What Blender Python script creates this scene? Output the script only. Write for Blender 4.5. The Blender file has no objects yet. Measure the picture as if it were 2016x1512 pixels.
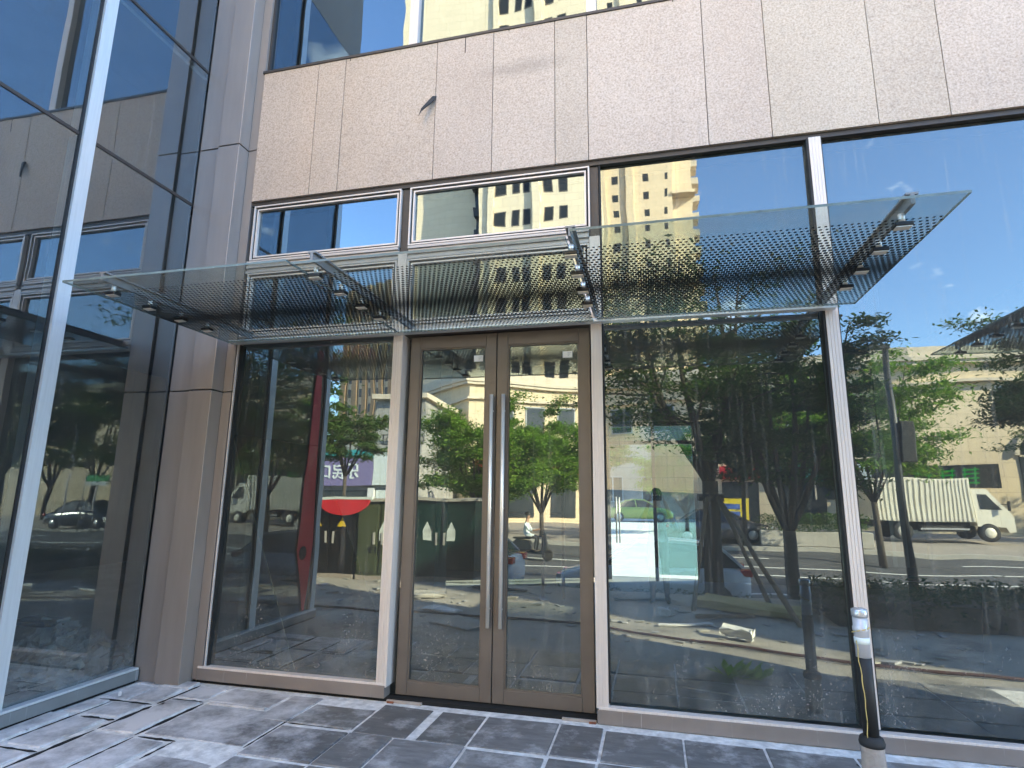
import bpy, bmesh, math, random
from mathutils import Vector, Matrix
R = math.radians
random.seed(7)
S = bpy.context.scene
COL = S.collection

# ------------------------------------------------------------------ camera
cam_d = bpy.data.cameras.new('Camera'); cam = bpy.data.objects.new('Camera', cam_d); COL.objects.link(cam)
yaw, pitch, roll = R(13.6316), R(11.0204), R(0.642)
fw = Vector((-math.sin(yaw)*math.cos(pitch), math.cos(yaw)*math.cos(pitch), math.sin(pitch)))
r0 = Vector((math.cos(yaw), math.sin(yaw), 0)); u0 = r0.cross(fw)
rr = r0*math.cos(roll)+u0*math.sin(roll); uu = -r0*math.sin(roll)+u0*math.cos(roll)
M4 = Matrix(((rr.x, uu.x, -fw.x, 0), (rr.y, uu.y, -fw.y, -4.55), (rr.z, uu.z, -fw.z, 1.6), (0, 0, 0, 1)))
cam.matrix_world = M4
cam_d.sensor_width = 36; cam_d.lens = 1129.43/2016*36
cam_d.clip_start = 0.05; cam_d.clip_end = 2000
S.camera = cam

# ------------------------------------------------------------------ world, sun, exposure
SUN_EL, SUN_X, SUN_Y = R(27), 0.90, 0.436
W = bpy.data.worlds.new('World'); S.world = W; W.use_nodes = True
nt = W.node_tree; nt.nodes.clear()
def N(nt, t, **kw):
    n = nt.nodes.new(t)
    for k, v in kw.items():
        if hasattr(n, k): setattr(n, k, v)
        else: n.inputs[k].default_value = v
    return n
sky = N(nt, 'ShaderNodeTexSky'); sky.sky_type = 'NISHITA'; sky.sun_disc = False
sky.sun_elevation = SUN_EL; sky.sun_rotation = math.atan2(SUN_X, SUN_Y)
sky.air_density = 1.0; sky.dust_density = 0.25; sky.ozone_density = 3.2
tc = N(nt, 'ShaderNodeTexCoord'); mp = N(nt, 'ShaderNodeMapping'); mp.inputs['Scale'].default_value = (2.2, 2.2, 4.5)
mp.inputs['Location'].default_value = (5.1, 2.3, 1.2)
nz = N(nt, 'ShaderNodeTexNoise'); nz.inputs['Scale'].default_value = 2.1; nz.inputs['Detail'].default_value = 7; nz.inputs['Roughness'].default_value = .58
cr = N(nt, 'ShaderNodeValToRGB'); cr.color_ramp.elements[0].position = .60; cr.color_ramp.elements[1].position = .76
mx = N(nt, 'ShaderNodeMix'); mx.data_type = 'RGBA'; mx.inputs[7].default_value = (9.0, 8.6, 8.0, 1)
bg = N(nt, 'ShaderNodeBackground'); bg.inputs[1].default_value = .15
wo = N(nt, 'ShaderNodeOutputWorld')
L = nt.links.new
L(tc.outputs['Generated'], mp.inputs[0]); L(mp.outputs[0], nz.inputs[0]); L(nz.outputs[0], cr.inputs[0])
L(cr.outputs[0], mx.inputs[0]); L(sky.outputs[0], mx.inputs[6]); L(mx.outputs[2], bg.inputs[0]); L(bg.outputs[0], wo.inputs[0])

sd = bpy.data.lights.new('Sun', 'SUN'); sd.energy = 5.0; sd.angle = R(.5); sd.color = (1, .83, .56)
so = bpy.data.objects.new('Sun', sd); COL.objects.link(so)
sdir = Vector((SUN_X*math.cos(SUN_EL), SUN_Y*math.cos(SUN_EL), math.sin(SUN_EL)))
so.rotation_euler = sdir.to_track_quat('Z', 'Y').to_euler(); so.location = (30, 10, 40)
S.view_settings.view_transform = 'Standard'; S.view_settings.look = 'None'
S.view_settings.exposure = 3.1; S.view_settings.gamma = 1.0
S.cycles.max_bounces = 10; S.cycles.glossy_bounces = 5; S.cycles.transmission_bounces = 4
S.cycles.transparent_max_bounces = 24; S.cycles.diffuse_bounces = 3
S.cycles.caustics_reflective = False; S.cycles.caustics_refractive = False

# ------------------------------------------------------------------ materials
def newmat(name):
    m = bpy.data.materials.new(name); m.use_nodes = True
    nt = m.node_tree; nt.nodes.clear()
    return m, nt, N(nt, 'ShaderNodeOutputMaterial')
def ramp(nt, fac, pts):
    c = N(nt, 'ShaderNodeValToRGB'); e = c.color_ramp.elements
    while len(e) < len(pts): e.new(.5)
    for el, (p, col) in zip(e, pts):
        el.position = p; el.color = tuple(col)+(1,) if len(col) == 3 else col
    nt.links.new(fac, c.inputs[0]); return c
def noise(nt, scale, detail=4, rough=.55, vec=None, obj=True):
    t = N(nt, 'ShaderNodeTexCoord'); n = N(nt, 'ShaderNodeTexNoise')
    n.inputs['Scale'].default_value = scale; n.inputs['Detail'].default_value = detail; n.inputs['Roughness'].default_value = rough
    src = t.outputs['Object']
    if vec:
        mpp = N(nt, 'ShaderNodeMapping'); mpp.inputs['Scale'].default_value = vec
        nt.links.new(src, mpp.inputs[0]); src = mpp.outputs[0]
    nt.links.new(src, n.inputs[0]); return n
def mixc(nt, fac, a, b, mode='MIX'):
    m = N(nt, 'ShaderNodeMix'); m.data_type = 'RGBA'; m.blend_type = mode
    for i, v in ((0, fac), (6, a), (7, b)):
        if isinstance(v, (int, float)): m.inputs[i].default_value = v
        elif isinstance(v, tuple): m.inputs[i].default_value = v+(1,) if len(v) == 3 else v
        else: nt.links.new(v, m.inputs[i])
    return m.outputs[2]
def maths(nt, op, a, b=None, clamp=False):
    m = N(nt, 'ShaderNodeMath'); m.operation = op; m.use_clamp = clamp
    for i, v in ((0, a), (1, b)):
        if v is None: continue
        if isinstance(v, (int, float)): m.inputs[i].default_value = v
        else: nt.links.new(v, m.inputs[i])
    return m.outputs[0]
def surf(name, col, rough=.5, metal=0, var=.12, scale=6, spec=.5, stain=None, bump=0, bscale=40, vec=None):
    """painted / plain surface with uneven tone and a little wear"""
    m, nt, o = newmat(name); b = N(nt, 'ShaderNodeBsdfPrincipled')
    n = noise(nt, scale, 5, .6, vec)
    d = tuple(c*(1-var) for c in col); h = tuple(min(1, c*(1+var)) for c in col)
    c = ramp(nt, n.outputs[0], [(.3, d), (.7, h)]).outputs[0]
    if stain:
        n2 = noise(nt, stain[1], 8, .7, stain[3] if len(stain) > 3 else None)
        f = ramp(nt, n2.outputs[0], [(stain[2], (0, 0, 0)), (stain[2]+.1, (1, 1, 1))]).outputs[0]
        c = mixc(nt, maths(nt, 'MULTIPLY', f, .7), c, stain[0])
    nt.links.new(c, b.inputs['Base Color'])
    rn = ramp(nt, n.outputs[0], [(.3, (rough*.85,)*3), (.7, (min(1, rough*1.15),)*3)]).outputs[0]
    nt.links.new(rn, b.inputs['Roughness'])
    b.inputs['Metallic'].default_value = metal; b.inputs['Specular IOR Level'].default_value = spec
    if bump:
        bn = noise(nt, bscale, 6, .6); bp = N(nt, 'ShaderNodeBump'); bp.inputs['Strength'].default_value = bump; bp.inputs['Distance'].default_value = .02
        nt.links.new(bn.outputs[0], bp.inputs['Height']); nt.links.new(bp.outputs[0], b.inputs['Normal'])
    nt.links.new(b.outputs[0], o.inputs[0]); return m

def glass(name, refl, tint, rtint=(1, 1, 1), dust=.05, wave=.004, vert='z'):
    """coated facade glass: part mirror, part clear, with a dusty film and splashes towards its foot"""
    m, nt, o = newmat(name); Lk = nt.links.new
    tr = N(nt, 'ShaderNodeBsdfTransparent'); tr.inputs[0].default_value = tint+(1,)
    gl = N(nt, 'ShaderNodeBsdfGlossy'); gl.inputs[0].default_value = rtint+(1,); gl.inputs['Roughness'].default_value = 0
    n = noise(nt, .9, 2, .5); bp = N(nt, 'ShaderNodeBump'); bp.inputs['Strength'].default_value = .35; bp.inputs['Distance'].default_value = wave
    Lk(n.outputs[0], bp.inputs['Height']); Lk(bp.outputs[0], gl.inputs['Normal'])
    lw = N(nt, 'ShaderNodeLayerWeight'); lw.inputs[0].default_value = .22
    f = maths(nt, 'ADD', maths(nt, 'MULTIPLY', lw.outputs[0], .75), refl, True)
    mix = N(nt, 'ShaderNodeMixShader'); Lk(f, mix.inputs[0]); Lk(tr.outputs[0], mix.inputs[1]); Lk(gl.outputs[0], mix.inputs[2])
    # dirt
    t = N(nt, 'ShaderNodeTexCoord'); sx = N(nt, 'ShaderNodeSeparateXYZ'); Lk(t.outputs['Object'], sx.inputs[0])
    low = N(nt, 'ShaderNodeMapRange'); low.inputs[1].default_value = .1; low.inputs[2].default_value = 1.1; low.inputs[3].default_value = 1; low.inputs[4].default_value = 0
    Lk(sx.outputs[2], low.inputs[0])
    sp = noise(nt, 55, 3, .7); spf = ramp(nt, sp.outputs[0], [(.62, (0, 0, 0)), (.655, (1, 1, 1))]).outputs[0]
    ml = noise(nt, 3.0, 6, .7); mlf = ramp(nt, ml.outputs[0], [(.42, (0, 0, 0)), (.75, (1, 1, 1))]).outputs[0]
    st = noise(nt, 5, 5, .6, (6, 6, .25)); stf = ramp(nt, st.outputs[0], [(.55, (0, 0, 0)), (.85, (1, 1, 1))]).outputs[0]
    bl = noise(nt, 2.2, 4, .6); blf = ramp(nt, bl.outputs[0], [(.45, (.05, .05, .05)), (.68, (1, 1, 1))]).outputs[0]
    d1 = maths(nt, 'MULTIPLY', maths(nt, 'MULTIPLY', spf, maths(nt, 'MULTIPLY', low.outputs[0], blf)), .7)
    d2 = maths(nt, 'MULTIPLY', maths(nt, 'MULTIPLY', mlf, low.outputs[0]), .27)
    d3 = maths(nt, 'MULTIPLY', stf, dust*2.2)
    d = maths(nt, 'ADD', maths(nt, 'ADD', d1, d2), maths(nt, 'ADD', d3, dust*.6), True)
    df = N(nt, 'ShaderNodeBsdfDiffuse'); df.inputs[0].default_value = (.42, .42, .40, 1)
    mx = N(nt, 'ShaderNodeMixShader'); Lk(d, mx.inputs[0]); Lk(mix.outputs[0], mx.inputs[1]); Lk(df.outputs[0], mx.inputs[2])
    Lk(mx.outputs[0], o.inputs[0]); return m
def clear(name, tint, refl=.03):
    m, nt, o = newmat(name)
    tr = N(nt, 'ShaderNodeBsdfTransparent'); tr.inputs[0].default_value = tint+(1,)
    gl = N(nt, 'ShaderNodeBsdfGlossy'); gl.inputs['Roughness'].default_value = .01
    lw = N(nt, 'ShaderNodeLayerWeight'); lw.inputs[0].default_value = .3
    f = maths(nt, 'ADD', maths(nt, 'MULTIPLY', lw.outputs[0], .6), refl, True)
    mix = N(nt, 'ShaderNodeMixShader'); nt.links.new(f, mix.inputs[0]); nt.links.new(tr.outputs[0], mix.inputs[1]); nt.links.new(gl.outputs[0], mix.inputs[2])
    nt.links.new(mix.outputs[0], o.inputs[0]); return m
def back(name, tint):
    m, nt, o = newmat(name); tr = N(nt, 'ShaderNodeBsdfTransparent'); tr.inputs[0].default_value = tint+(1,)
    nt.links.new(tr.outputs[0], o.inputs[0]); return m

def frit():
    m, nt, o = newmat('fritted_glass'); Lk = nt.links.new
    t = N(nt, 'ShaderNodeTexCoord'); sx = N(nt, 'ShaderNodeSeparateXYZ'); Lk(t.outputs['Object'], sx.inputs[0])
    px, py = .031, .036
    v = maths(nt, 'DIVIDE', sx.outputs[1], py); row = maths(nt, 'FLOOR', v)
    par = maths(nt, 'MULTIPLY', maths(nt, 'ABSOLUTE', maths(nt, 'MODULO', row, 2)), .5)
    u = maths(nt, 'ADD', maths(nt, 'DIVIDE', sx.outputs[0], px), par)
    du = maths(nt, 'ABSOLUTE', maths(nt, 'SUBTRACT', maths(nt, 'FRACT', maths(nt, 'ADD', u, 1000)), .5))
    dv = maths(nt, 'ABSOLUTE', maths(nt, 'SUBTRACT', maths(nt, 'FRACT', maths(nt, 'ADD', v, 1000)), .5))
    mr = N(nt, 'ShaderNodeMapRange'); mr.inputs[1].default_value = -1.55; mr.inputs[2].default_value = -.15; mr.inputs[3].default_value = -1; mr.inputs[4].default_value = 1
    Lk(sx.outputs[1], mr.inputs[0])
    k = maths(nt, 'SUBTRACT', 1.05, maths(nt, 'ABSOLUTE', maths(nt, 'SUBTRACT', mr.outputs[0], .08)))
    kk = maths(nt, 'MINIMUM', maths(nt, 'MAXIMUM', k, 0), 1.0)
    hu = maths(nt, 'MULTIPLY', maths(nt, 'ADD', maths(nt, 'MULTIPLY', kk, .62), .36), maths(nt, 'MULTIPLY', maths(nt, 'GREATER_THAN', k, .06), .485))
    hv = maths(nt, 'MULTIPLY', maths(nt, 'ADD', maths(nt, 'MULTIPLY', kk, .62), .40), .47)
    ins = maths(nt, 'MULTIPLY', maths(nt, 'LESS_THAN', du, hu), maths(nt, 'LESS_THAN', dv, hv))
    tr = N(nt, 'ShaderNodeBsdfTransparent'); tr.inputs[0].default_value = (.80, .88, .86, 1)
    gl = N(nt, 'ShaderNodeBsdfGlossy'); gl.inputs['Roughness'].default_value = .02
    df = N(nt, 'ShaderNodeBsdfDiffuse'); dn = noise(nt, 2.5, 6, .65)
    Lk(ramp(nt, dn.outputs[0], [(.3, (.34, .36, .36)), (.7, (.5, .5, .48))]).outputs[0], df.inputs[0])
    lw = N(nt, 'ShaderNodeLayerWeight'); lw.inputs[0].default_value = .25
    f = maths(nt, 'ADD', maths(nt, 'MULTIPLY', lw.outputs[0], .4), .03, True)
    a = N(nt, 'ShaderNodeMixShader'); Lk(f, a.inputs[0]); Lk(tr.outputs[0], a.inputs[1]); Lk(gl.outputs[0], a.inputs[2])
    a2 = N(nt, 'ShaderNodeMixShader'); Lk(ramp(nt, dn.outputs[0], [(.35, (.18,)*3), (.75, (.42,)*3)]).outputs[0], a2.inputs[0]); Lk(a.outputs[0], a2.inputs[1]); Lk(df.outputs[0], a2.inputs[2])
    blk = N(nt, 'ShaderNodeBsdfPrincipled'); blk.inputs['Base Color'].default_value = (.006, .006, .008, 1); blk.inputs['Roughness'].default_value = .6; blk.inputs['Specular IOR Level'].default_value = .15
    b = N(nt, 'ShaderNodeMixShader'); Lk(ins, b.inputs[0]); Lk(a2.outputs[0], b.inputs[1]); Lk(blk.outputs[0], b.inputs[2])
    Lk(b.outputs[0], o.inputs[0]); return m

def granite():
    m, nt, o = newmat('pink_granite'); b = N(nt, 'ShaderNodeBsdfPrincipled'); Lk = nt.links.new
    n = noise(nt, 60, 3, .75); c = ramp(nt, n.outputs[0], [(.24, (.26, .20, .155)), (.42, (.46, .367, .292)), (.55, (.55, .448, .362)), (.74, (.66, .56, .465))]).outputs[0]
    n3 = noise(nt, 150, 2, .6); sp = ramp(nt, n3.outputs[0], [(.28, (1, 1, 1)), (.34, (0, 0, 0))]).outputs[0]
    c = mixc(nt, maths(nt, 'MULTIPLY', sp, .7), c, (.14, .11, .10))
    va = N(nt, 'ShaderNodeVertexColor'); va.layer_name = 'tone'; c = mixc(nt, 1.0, c, va.outputs[0], 'MULTIPLY')
    n2 = noise(nt, .7, 5, .6); c = mixc(nt, 1.0, c, ramp(nt, n2.outputs[0], [(.3, (.86, .84, .82)), (.7, (1, 1, 1))]).outputs[0], 'MULTIPLY')
    # a smear of dirt across one panel
    t = N(nt, 'ShaderNodeTexCoord'); mpn = N(nt, 'ShaderNodeMapping'); mpn.vector_type = 'POINT'
    mpn.inputs['Location'].default_value = (1.02*1.9, 0, -5.5*9); mpn.inputs['Scale'].default_value = (1.9, 0, 9)
    Lk(t.outputs['Object'], mpn.inputs[0]); g = N(nt, 'ShaderNodeTexGradient'); g.gradient_type = 'SPHERICAL'; Lk(mpn.outputs[0], g.inputs[0])
    nn = noise(nt, 7, 5, .7); ff = maths(nt, 'MULTIPLY', maths(nt, 'MULTIPLY', g.outputs[0], nn.outputs[0]), .75, True)
    c = mixc(nt, ff, c, (.16, .13, .10))
    dr = noise(nt, 4, 5, .6, (5, 5, .3)); drf = ramp(nt, dr.outputs[0], [(.62, (0, 0, 0)), (.8, (.3, .3, .3))]).outputs[0]
    c = mixc(nt, drf, c, (.25, .2, .17))
    Lk(c, b.inputs['Base Color']); b.inputs['Roughness'].default_value = .62
    bp = N(nt, 'ShaderNodeBump'); bp.inputs['Strength'].default_value = .12; bp.inputs['Distance'].default_value = .01; Lk(n.outputs[0], bp.inputs['Height']); Lk(bp.outputs[0], b.inputs['Normal'])
    Lk(b.outputs[0], o.inputs[0]); return m

def slate():
    m, nt, o = newmat('slate_slab'); b = N(nt, 'ShaderNodeBsdfPrincipled'); Lk = nt.links.new
    at = N(nt, 'ShaderNodeVertexColor'); at.layer_name = 'tone'
    n = noise(nt, 5, 7, .65, (1, 3.5, 1)); c = ramp(nt, n.outputs[0], [(.3, (.115, .112, .108)), (.7, (.21, .205, .198))]).outputs[0]
    c = mixc(nt, 1.0, c, at.outputs[0], 'MULTIPLY')
    # lime bloom, densest towards the inner corner of the two walls
    t = N(nt, 'ShaderNodeTexCoord'); sx = N(nt, 'ShaderNodeSeparateXYZ'); Lk(t.outputs['Object'], sx.inputs[0])
    mr = N(nt, 'ShaderNodeMapRange'); mr.inputs[1].default_value = -2.0; mr.inputs[2].default_value = -3.4; mr.inputs[3].default_value = 0; mr.inputs[4].default_value = .30; Lk(sx.outputs[0], mr.inputs[0])
    n2 = noise(nt, 3.2, 9, .72); f = ramp(nt, maths(nt, 'ADD', n2.outputs[0], maths(nt, 'MULTIPLY', mr.outputs[0], .75)), [(.50, (0, 0, 0)), (.80, (1, 1, 1))]).outputs[0]
    c = mixc(nt, maths(nt, 'MULTIPLY', f, .85), c, (.74, .72, .72))
    # damp patches
    n3 = noise(nt, 2.3, 6, .6); w = ramp(nt, n3.outputs[0], [(.66, (0, 0, 0)), (.69, (1, 1, 1))]).outputs[0]
    c = mixc(nt, maths(nt, 'MULTIPLY', w, .85), c, (.018, .017, .017))
    Lk(c, b.inputs['Base Color'])
    rg = mixc(nt, w, (.55, .55, .55), (.18, .18, .18)); Lk(rg, b.inputs['Roughness'])
    bp = N(nt, 'ShaderNodeBump'); bp.inputs['Strength'].default_value = .18; bp.inputs['Distance'].default_value = .01
    nb = noise(nt, 26, 7, .7, (1, 3, 1)); Lk(nb.outputs[0], bp.inputs['Height']); Lk(bp.outputs[0], b.inputs['Normal'])
    Lk(b.outputs[0], o.inputs[0]); return m

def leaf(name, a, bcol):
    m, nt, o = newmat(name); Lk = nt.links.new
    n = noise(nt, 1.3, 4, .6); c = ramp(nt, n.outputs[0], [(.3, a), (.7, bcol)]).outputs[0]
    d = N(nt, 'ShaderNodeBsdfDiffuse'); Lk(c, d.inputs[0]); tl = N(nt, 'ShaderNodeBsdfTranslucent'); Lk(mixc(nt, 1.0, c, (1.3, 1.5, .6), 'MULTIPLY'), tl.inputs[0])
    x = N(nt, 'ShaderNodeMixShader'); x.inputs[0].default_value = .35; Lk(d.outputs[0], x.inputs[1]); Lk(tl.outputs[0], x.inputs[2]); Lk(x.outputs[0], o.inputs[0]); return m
def wallmat(name, col, px=1.2, pz=.6, streak=.35):
    """pale cladding with faint board joints and rain streaks"""
    m, nt, o = newmat(name); b = N(nt, 'ShaderNodeBsdfPrincipled'); Lk = nt.links.new
    t = N(nt, 'ShaderNodeTexCoord'); mp_ = N(nt, 'ShaderNodeMapping'); mp_.inputs['Rotation'].default_value = (R(90), 0, 0); Lk(t.outputs['Object'], mp_.inputs[0])
    br = N(nt, 'ShaderNodeTexBrick'); br.inputs['Scale'].default_value = 1; br.inputs['Brick Width'].default_value = px; br.inputs['Row Height'].default_value = pz
    br.inputs['Mortar Size'].default_value = .012; br.inputs['Color1'].default_value = tuple(col)+(1,); br.inputs['Color2'].default_value = tuple(x*.93 for x in col)+(1,); br.inputs['Mortar'].default_value = tuple(x*.6 for x in col)+(1,)
    Lk(mp_.outputs[0], br.inputs[0])
    st = noise(nt, 1.2, 6, .65, (3, 3, .12)); f = ramp(nt, st.outputs[0], [(.45, (0, 0, 0)), (.8, (1, 1, 1))]).outputs[0]
    c = mixc(nt, maths(nt, 'MULTIPLY', f, streak), br.outputs[0], tuple(x*.45 for x in col))
    Lk(c, b.inputs['Base Color']); b.inputs['Roughness'].default_value = .8; Lk(b.outputs[0], o.inputs[0]); return m
def emit(name, col, s):
    m, nt, o = newmat(name); e = N(nt, 'ShaderNodeEmission'); e.inputs[0].default_value = col+(1,); e.inputs[1].default_value = s; nt.links.new(e.outputs[0], o.inputs[0]); return m

G = dict(
  granite=granite(), slate=slate(), frit=frit(),
  pane=glass('facade_glass', .155, (.30, .38, .39), (.80, .95, 1.0), .10, .009),
  upper=glass('upper_glass', .20, (.30, .38, .40), (.72, .90, 1.0), .022, .010),
  wing=glass('wing_glass', .24, (.70, .80, .82), (.80, .92, 1.0), .075, .006),
  back=back('pane_back', (.9, .93, .92)),
  clear=clear('clear_glass', (.86, .92, .90)),
  edge=surf('glass_edge', (.13, .17, .16), .25, 0, .2, 9),
  rail=surf('grey_transom', (.46, .425, .40), .45, .1, .07, 9, vec=(.4, 8, 8)),
  alu=surf('anodised_aluminium', (.68, .60, .545), .45, .1, .07, 9, vec=(8, 8, .4)),
  alublue=surf('brushed_aluminium', (.62, .66, .68), .35, .35, .06, 9, vec=(8, 8, .4)),
  dark=surf('dark_bronze_frame', (.045, .038, .034), .5, .2, .2, 12),
  gasket=surf('black_gasket', (.012, .012, .012), .7),
  column=surf('taupe_metal_panel', (.315, .27, .24), .38, .35, .06, 3, vec=(4, 4, .5)),
  plinth=surf('taupe_plinth', (.25, .21, .185), .45, .25, .08, 4, stain=((.62, .60, .57), 2.6, .60, (7, 1, .3))),
  plinthw=surf('grey_plinth', (.20, .215, .22), .45, .25, .08, 4, stain=((.5, .52, .52), 2.6, .60, (1, 7, .3))),
  door=surf('bronze_door_frame', (.15, .125, .106), .45, .3, .09, 5, stain=((.72, .68, .62), 48, .745)),
  steel=surf('polished_steel', (.80, .76, .70), .34, .55, .05, 4),
  beam=surf('grey_steel_beam', (.20, .205, .21), .45, .2, .1, 9),
  castiron=surf('clamp_metal', (.035, .035, .037), .35, .6, .2, 30),
  mortar=surf('pale_mortar', (.66, .65, .63), .9, 0, .3, 14, bump=.3),
  black=surf('black_void', (.006, .006, .006), .9),
  concrete=surf('concrete', (.36, .31, .27), .9, 0, .22, 12, stain=((.16, .11, .08), 7, .58), bump=.3),
  white=surf('white_paint', (.72, .72, .70), .45, 0, .06, 5, stain=((.45, .40, .33), 4, .66)),
  rubber=surf('black_rubber', (.02, .02, .02), .75, 0, .3, 30, stain=((.12, .12, .12), 30, .72)),
  wire=surf('yellow_wire', (.62, .47, .16), .5),
  asphalt=surf('asphalt', (.075, .075, .08), .85, 0, .22, 1.1, bump=.2, bscale=60),
  paver=surf('grey_pavers', (.36, .33, .28), .8, 0, .25, .8, stain=((.14, .13, .115), 1.1, .52), bump=.2),
  farpave=surf('far_pavement', (.34, .30, .26), .9, 0, .15, .7, stain=((.2, .13, .1), .8, .58)),
  plaza=surf('plaza_paving', (.55, .55, .54), .7, 0, .1, 1.2),
  kerb=surf('kerb_stone', (.42, .40, .36), .8, 0, .12, 3),
  line=surf('road_paint', (.72, .72, .68), .7, 0, .15, 8),
  bark=surf('bark', (.07, .055, .042), .95, 0, .3, 9, bump=.5),
  stake=surf('timber_pole', (.20, .14, .085), .85, 0, .25, 7),
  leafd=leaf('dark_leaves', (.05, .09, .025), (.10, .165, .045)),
  leafl=leaf('sunlit_leaves', (.085, .17, .025), (.21, .33, .05)),  # lighter leaf copy for sunlit trees, sunshine put into the colour
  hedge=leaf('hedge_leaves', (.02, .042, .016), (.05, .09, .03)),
  soil=surf('soil', (.07, .055, .04), .95, 0, .3, 6),
  cream=wallmat('cream_stone', (.74, .60, .40), 1.4, .7, .3),
  creamt=wallmat('cream_tower_cladding', (.84, .68, .47), 1.6, .8, .18),
  brownt=wallmat('brown_tower_stripe', (.40, .27, .16), 1.6, .8, .2),
  trim=surf('cream_trim', (.62, .53, .40), .8, 0, .12, 2, stain=((.3, .22, .14), 1.5, .6, (4, 4, .3))),
  win=surf('dark_window_glass', (.03, .036, .042), .22, 0, .3, 1),
  farwin=surf('far_window', (.028, .032, .038), .6, 0, .3, .3, .15),
  farframe=surf('far_window_frame', (.16, .13, .10), .7),
  winframe=surf('window_frame_grey', (.35, .36, .37), .5),
  carwhite=surf('white_car_paint', (.72, .74, .76), .22, 0, .03, 2),
  cargrey=surf('grey_car_paint', (.20, .17, .165), .25, .4, .05, 2),
  cardark=surf('dark_car_paint', (.03, .035, .045), .2, .3, .1, 2),
  carsilver=surf('silver_car_paint', (.5, .51, .52), .25, .5, .05, 2),
  cargreen=surf('green_taxi_paint', (.30, .36, .08), .3, 0, .05, 2),
  tyre=surf('tyre', (.022, .022, .022), .85),
  rim=surf('wheel_rim', (.45, .45, .46), .35, .7, .1, 6),
  redlamp=surf('red_lamp', (.55, .02, .02), .2),
  headlamp=surf('clear_lamp', (.75, .77, .8), .12),
  truck=surf('cream_truck_paint', (.74, .70, .58), .4, 0, .05, 2, stain=((.45, .36, .22), 3, .66)),
  cabinet=surf('green_cabinet', (.008, .034, .029), .45, 0, .1, 3),  # green darkened in the colour itself, standing in for shade on the cabinets
  cabinetside=surf('olive_cabinet', (.055, .068, .028), .5, 0, .15, 3),  # olive likewise taken darker in place of shade
  cabdark=surf('black_cabinet', (.006, .007, .008), .4, 0, .2, 4),
  red=surf('red_banner', (.60, .02, .03), .55, 0, .15, 3),
  purple=surf('purple_signboard', (.20, .17, .33), .5),
  teal=surf('teal_fascia', (.02, .28, .30), .5),
  signwhite=surf('white_signboard', (.66, .72, .70), .5),
  yellow=surf('yellow_board', (.62, .50, .02), .5),
  yellowp=surf('yellow_panel', (.70, .48, .02), .5),
  blue=surf('blue_panel', (.05, .12, .45), .5),
  green=surf('green_sign', (.02, .34, .09), .45),
  led=emit('green_led', (.05, 1, .10), .16),
  interior=surf('interior_plaster', (.19, .19, .195), .9, 0, .2, 1),
  floor=surf('dusty_floor', (.24, .24, .24), .6, 0, .3, 1.3, stain=((.3, .3, .3), 2, .55)),
  ceil=surf('dark_ceiling', (.06, .065, .07), .9, 0, .2, 1),
  tealglass=clear('teal_glass', (.50, .66, .66), .03),
  board=surf('pale_board', (.34, .33, .29), .85, 0, .15, 3),
  foil=surf('yellow_sheet', (.42, .34, .12), .6, 0, .25, 3),
  debris=surf('rubble', (.34, .34, .35), .85, 0, .5, 6),
  hose=surf('brown_hose', (.06, .02, .018), .6),
  skin=surf('skin', (.42, .25, .17), .55, 0, .06, 4),
  shirt=surf('dark_shirt', (.16, .20, .26), .9, 0, .08, 5),
  trousers=surf('dark_trousers', (.035, .037, .045), .9, 0, .15, 6),
  hair=surf('black_hair', (.012, .011, .010), .6),
  shoe=surf('dark_shoe', (.04, .035, .03), .7),
  pole=surf('dark_pole', (.035, .038, .04), .5, .3),
  paper=surf('white_paper', (.78, .78, .75), .8, 0, .05, 20),
  greyink=surf('grey_print', (.35, .35, .34), .8),
  fence=surf('aged_concrete', (.34, .33, .30), .9, 0, .2, 2, stain=((.14, .13, .12), 1.5, .55)),
  mass=surf('rear_wall_render', (.33, .29, .26), .85, 0, .1, 1),
)

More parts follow.
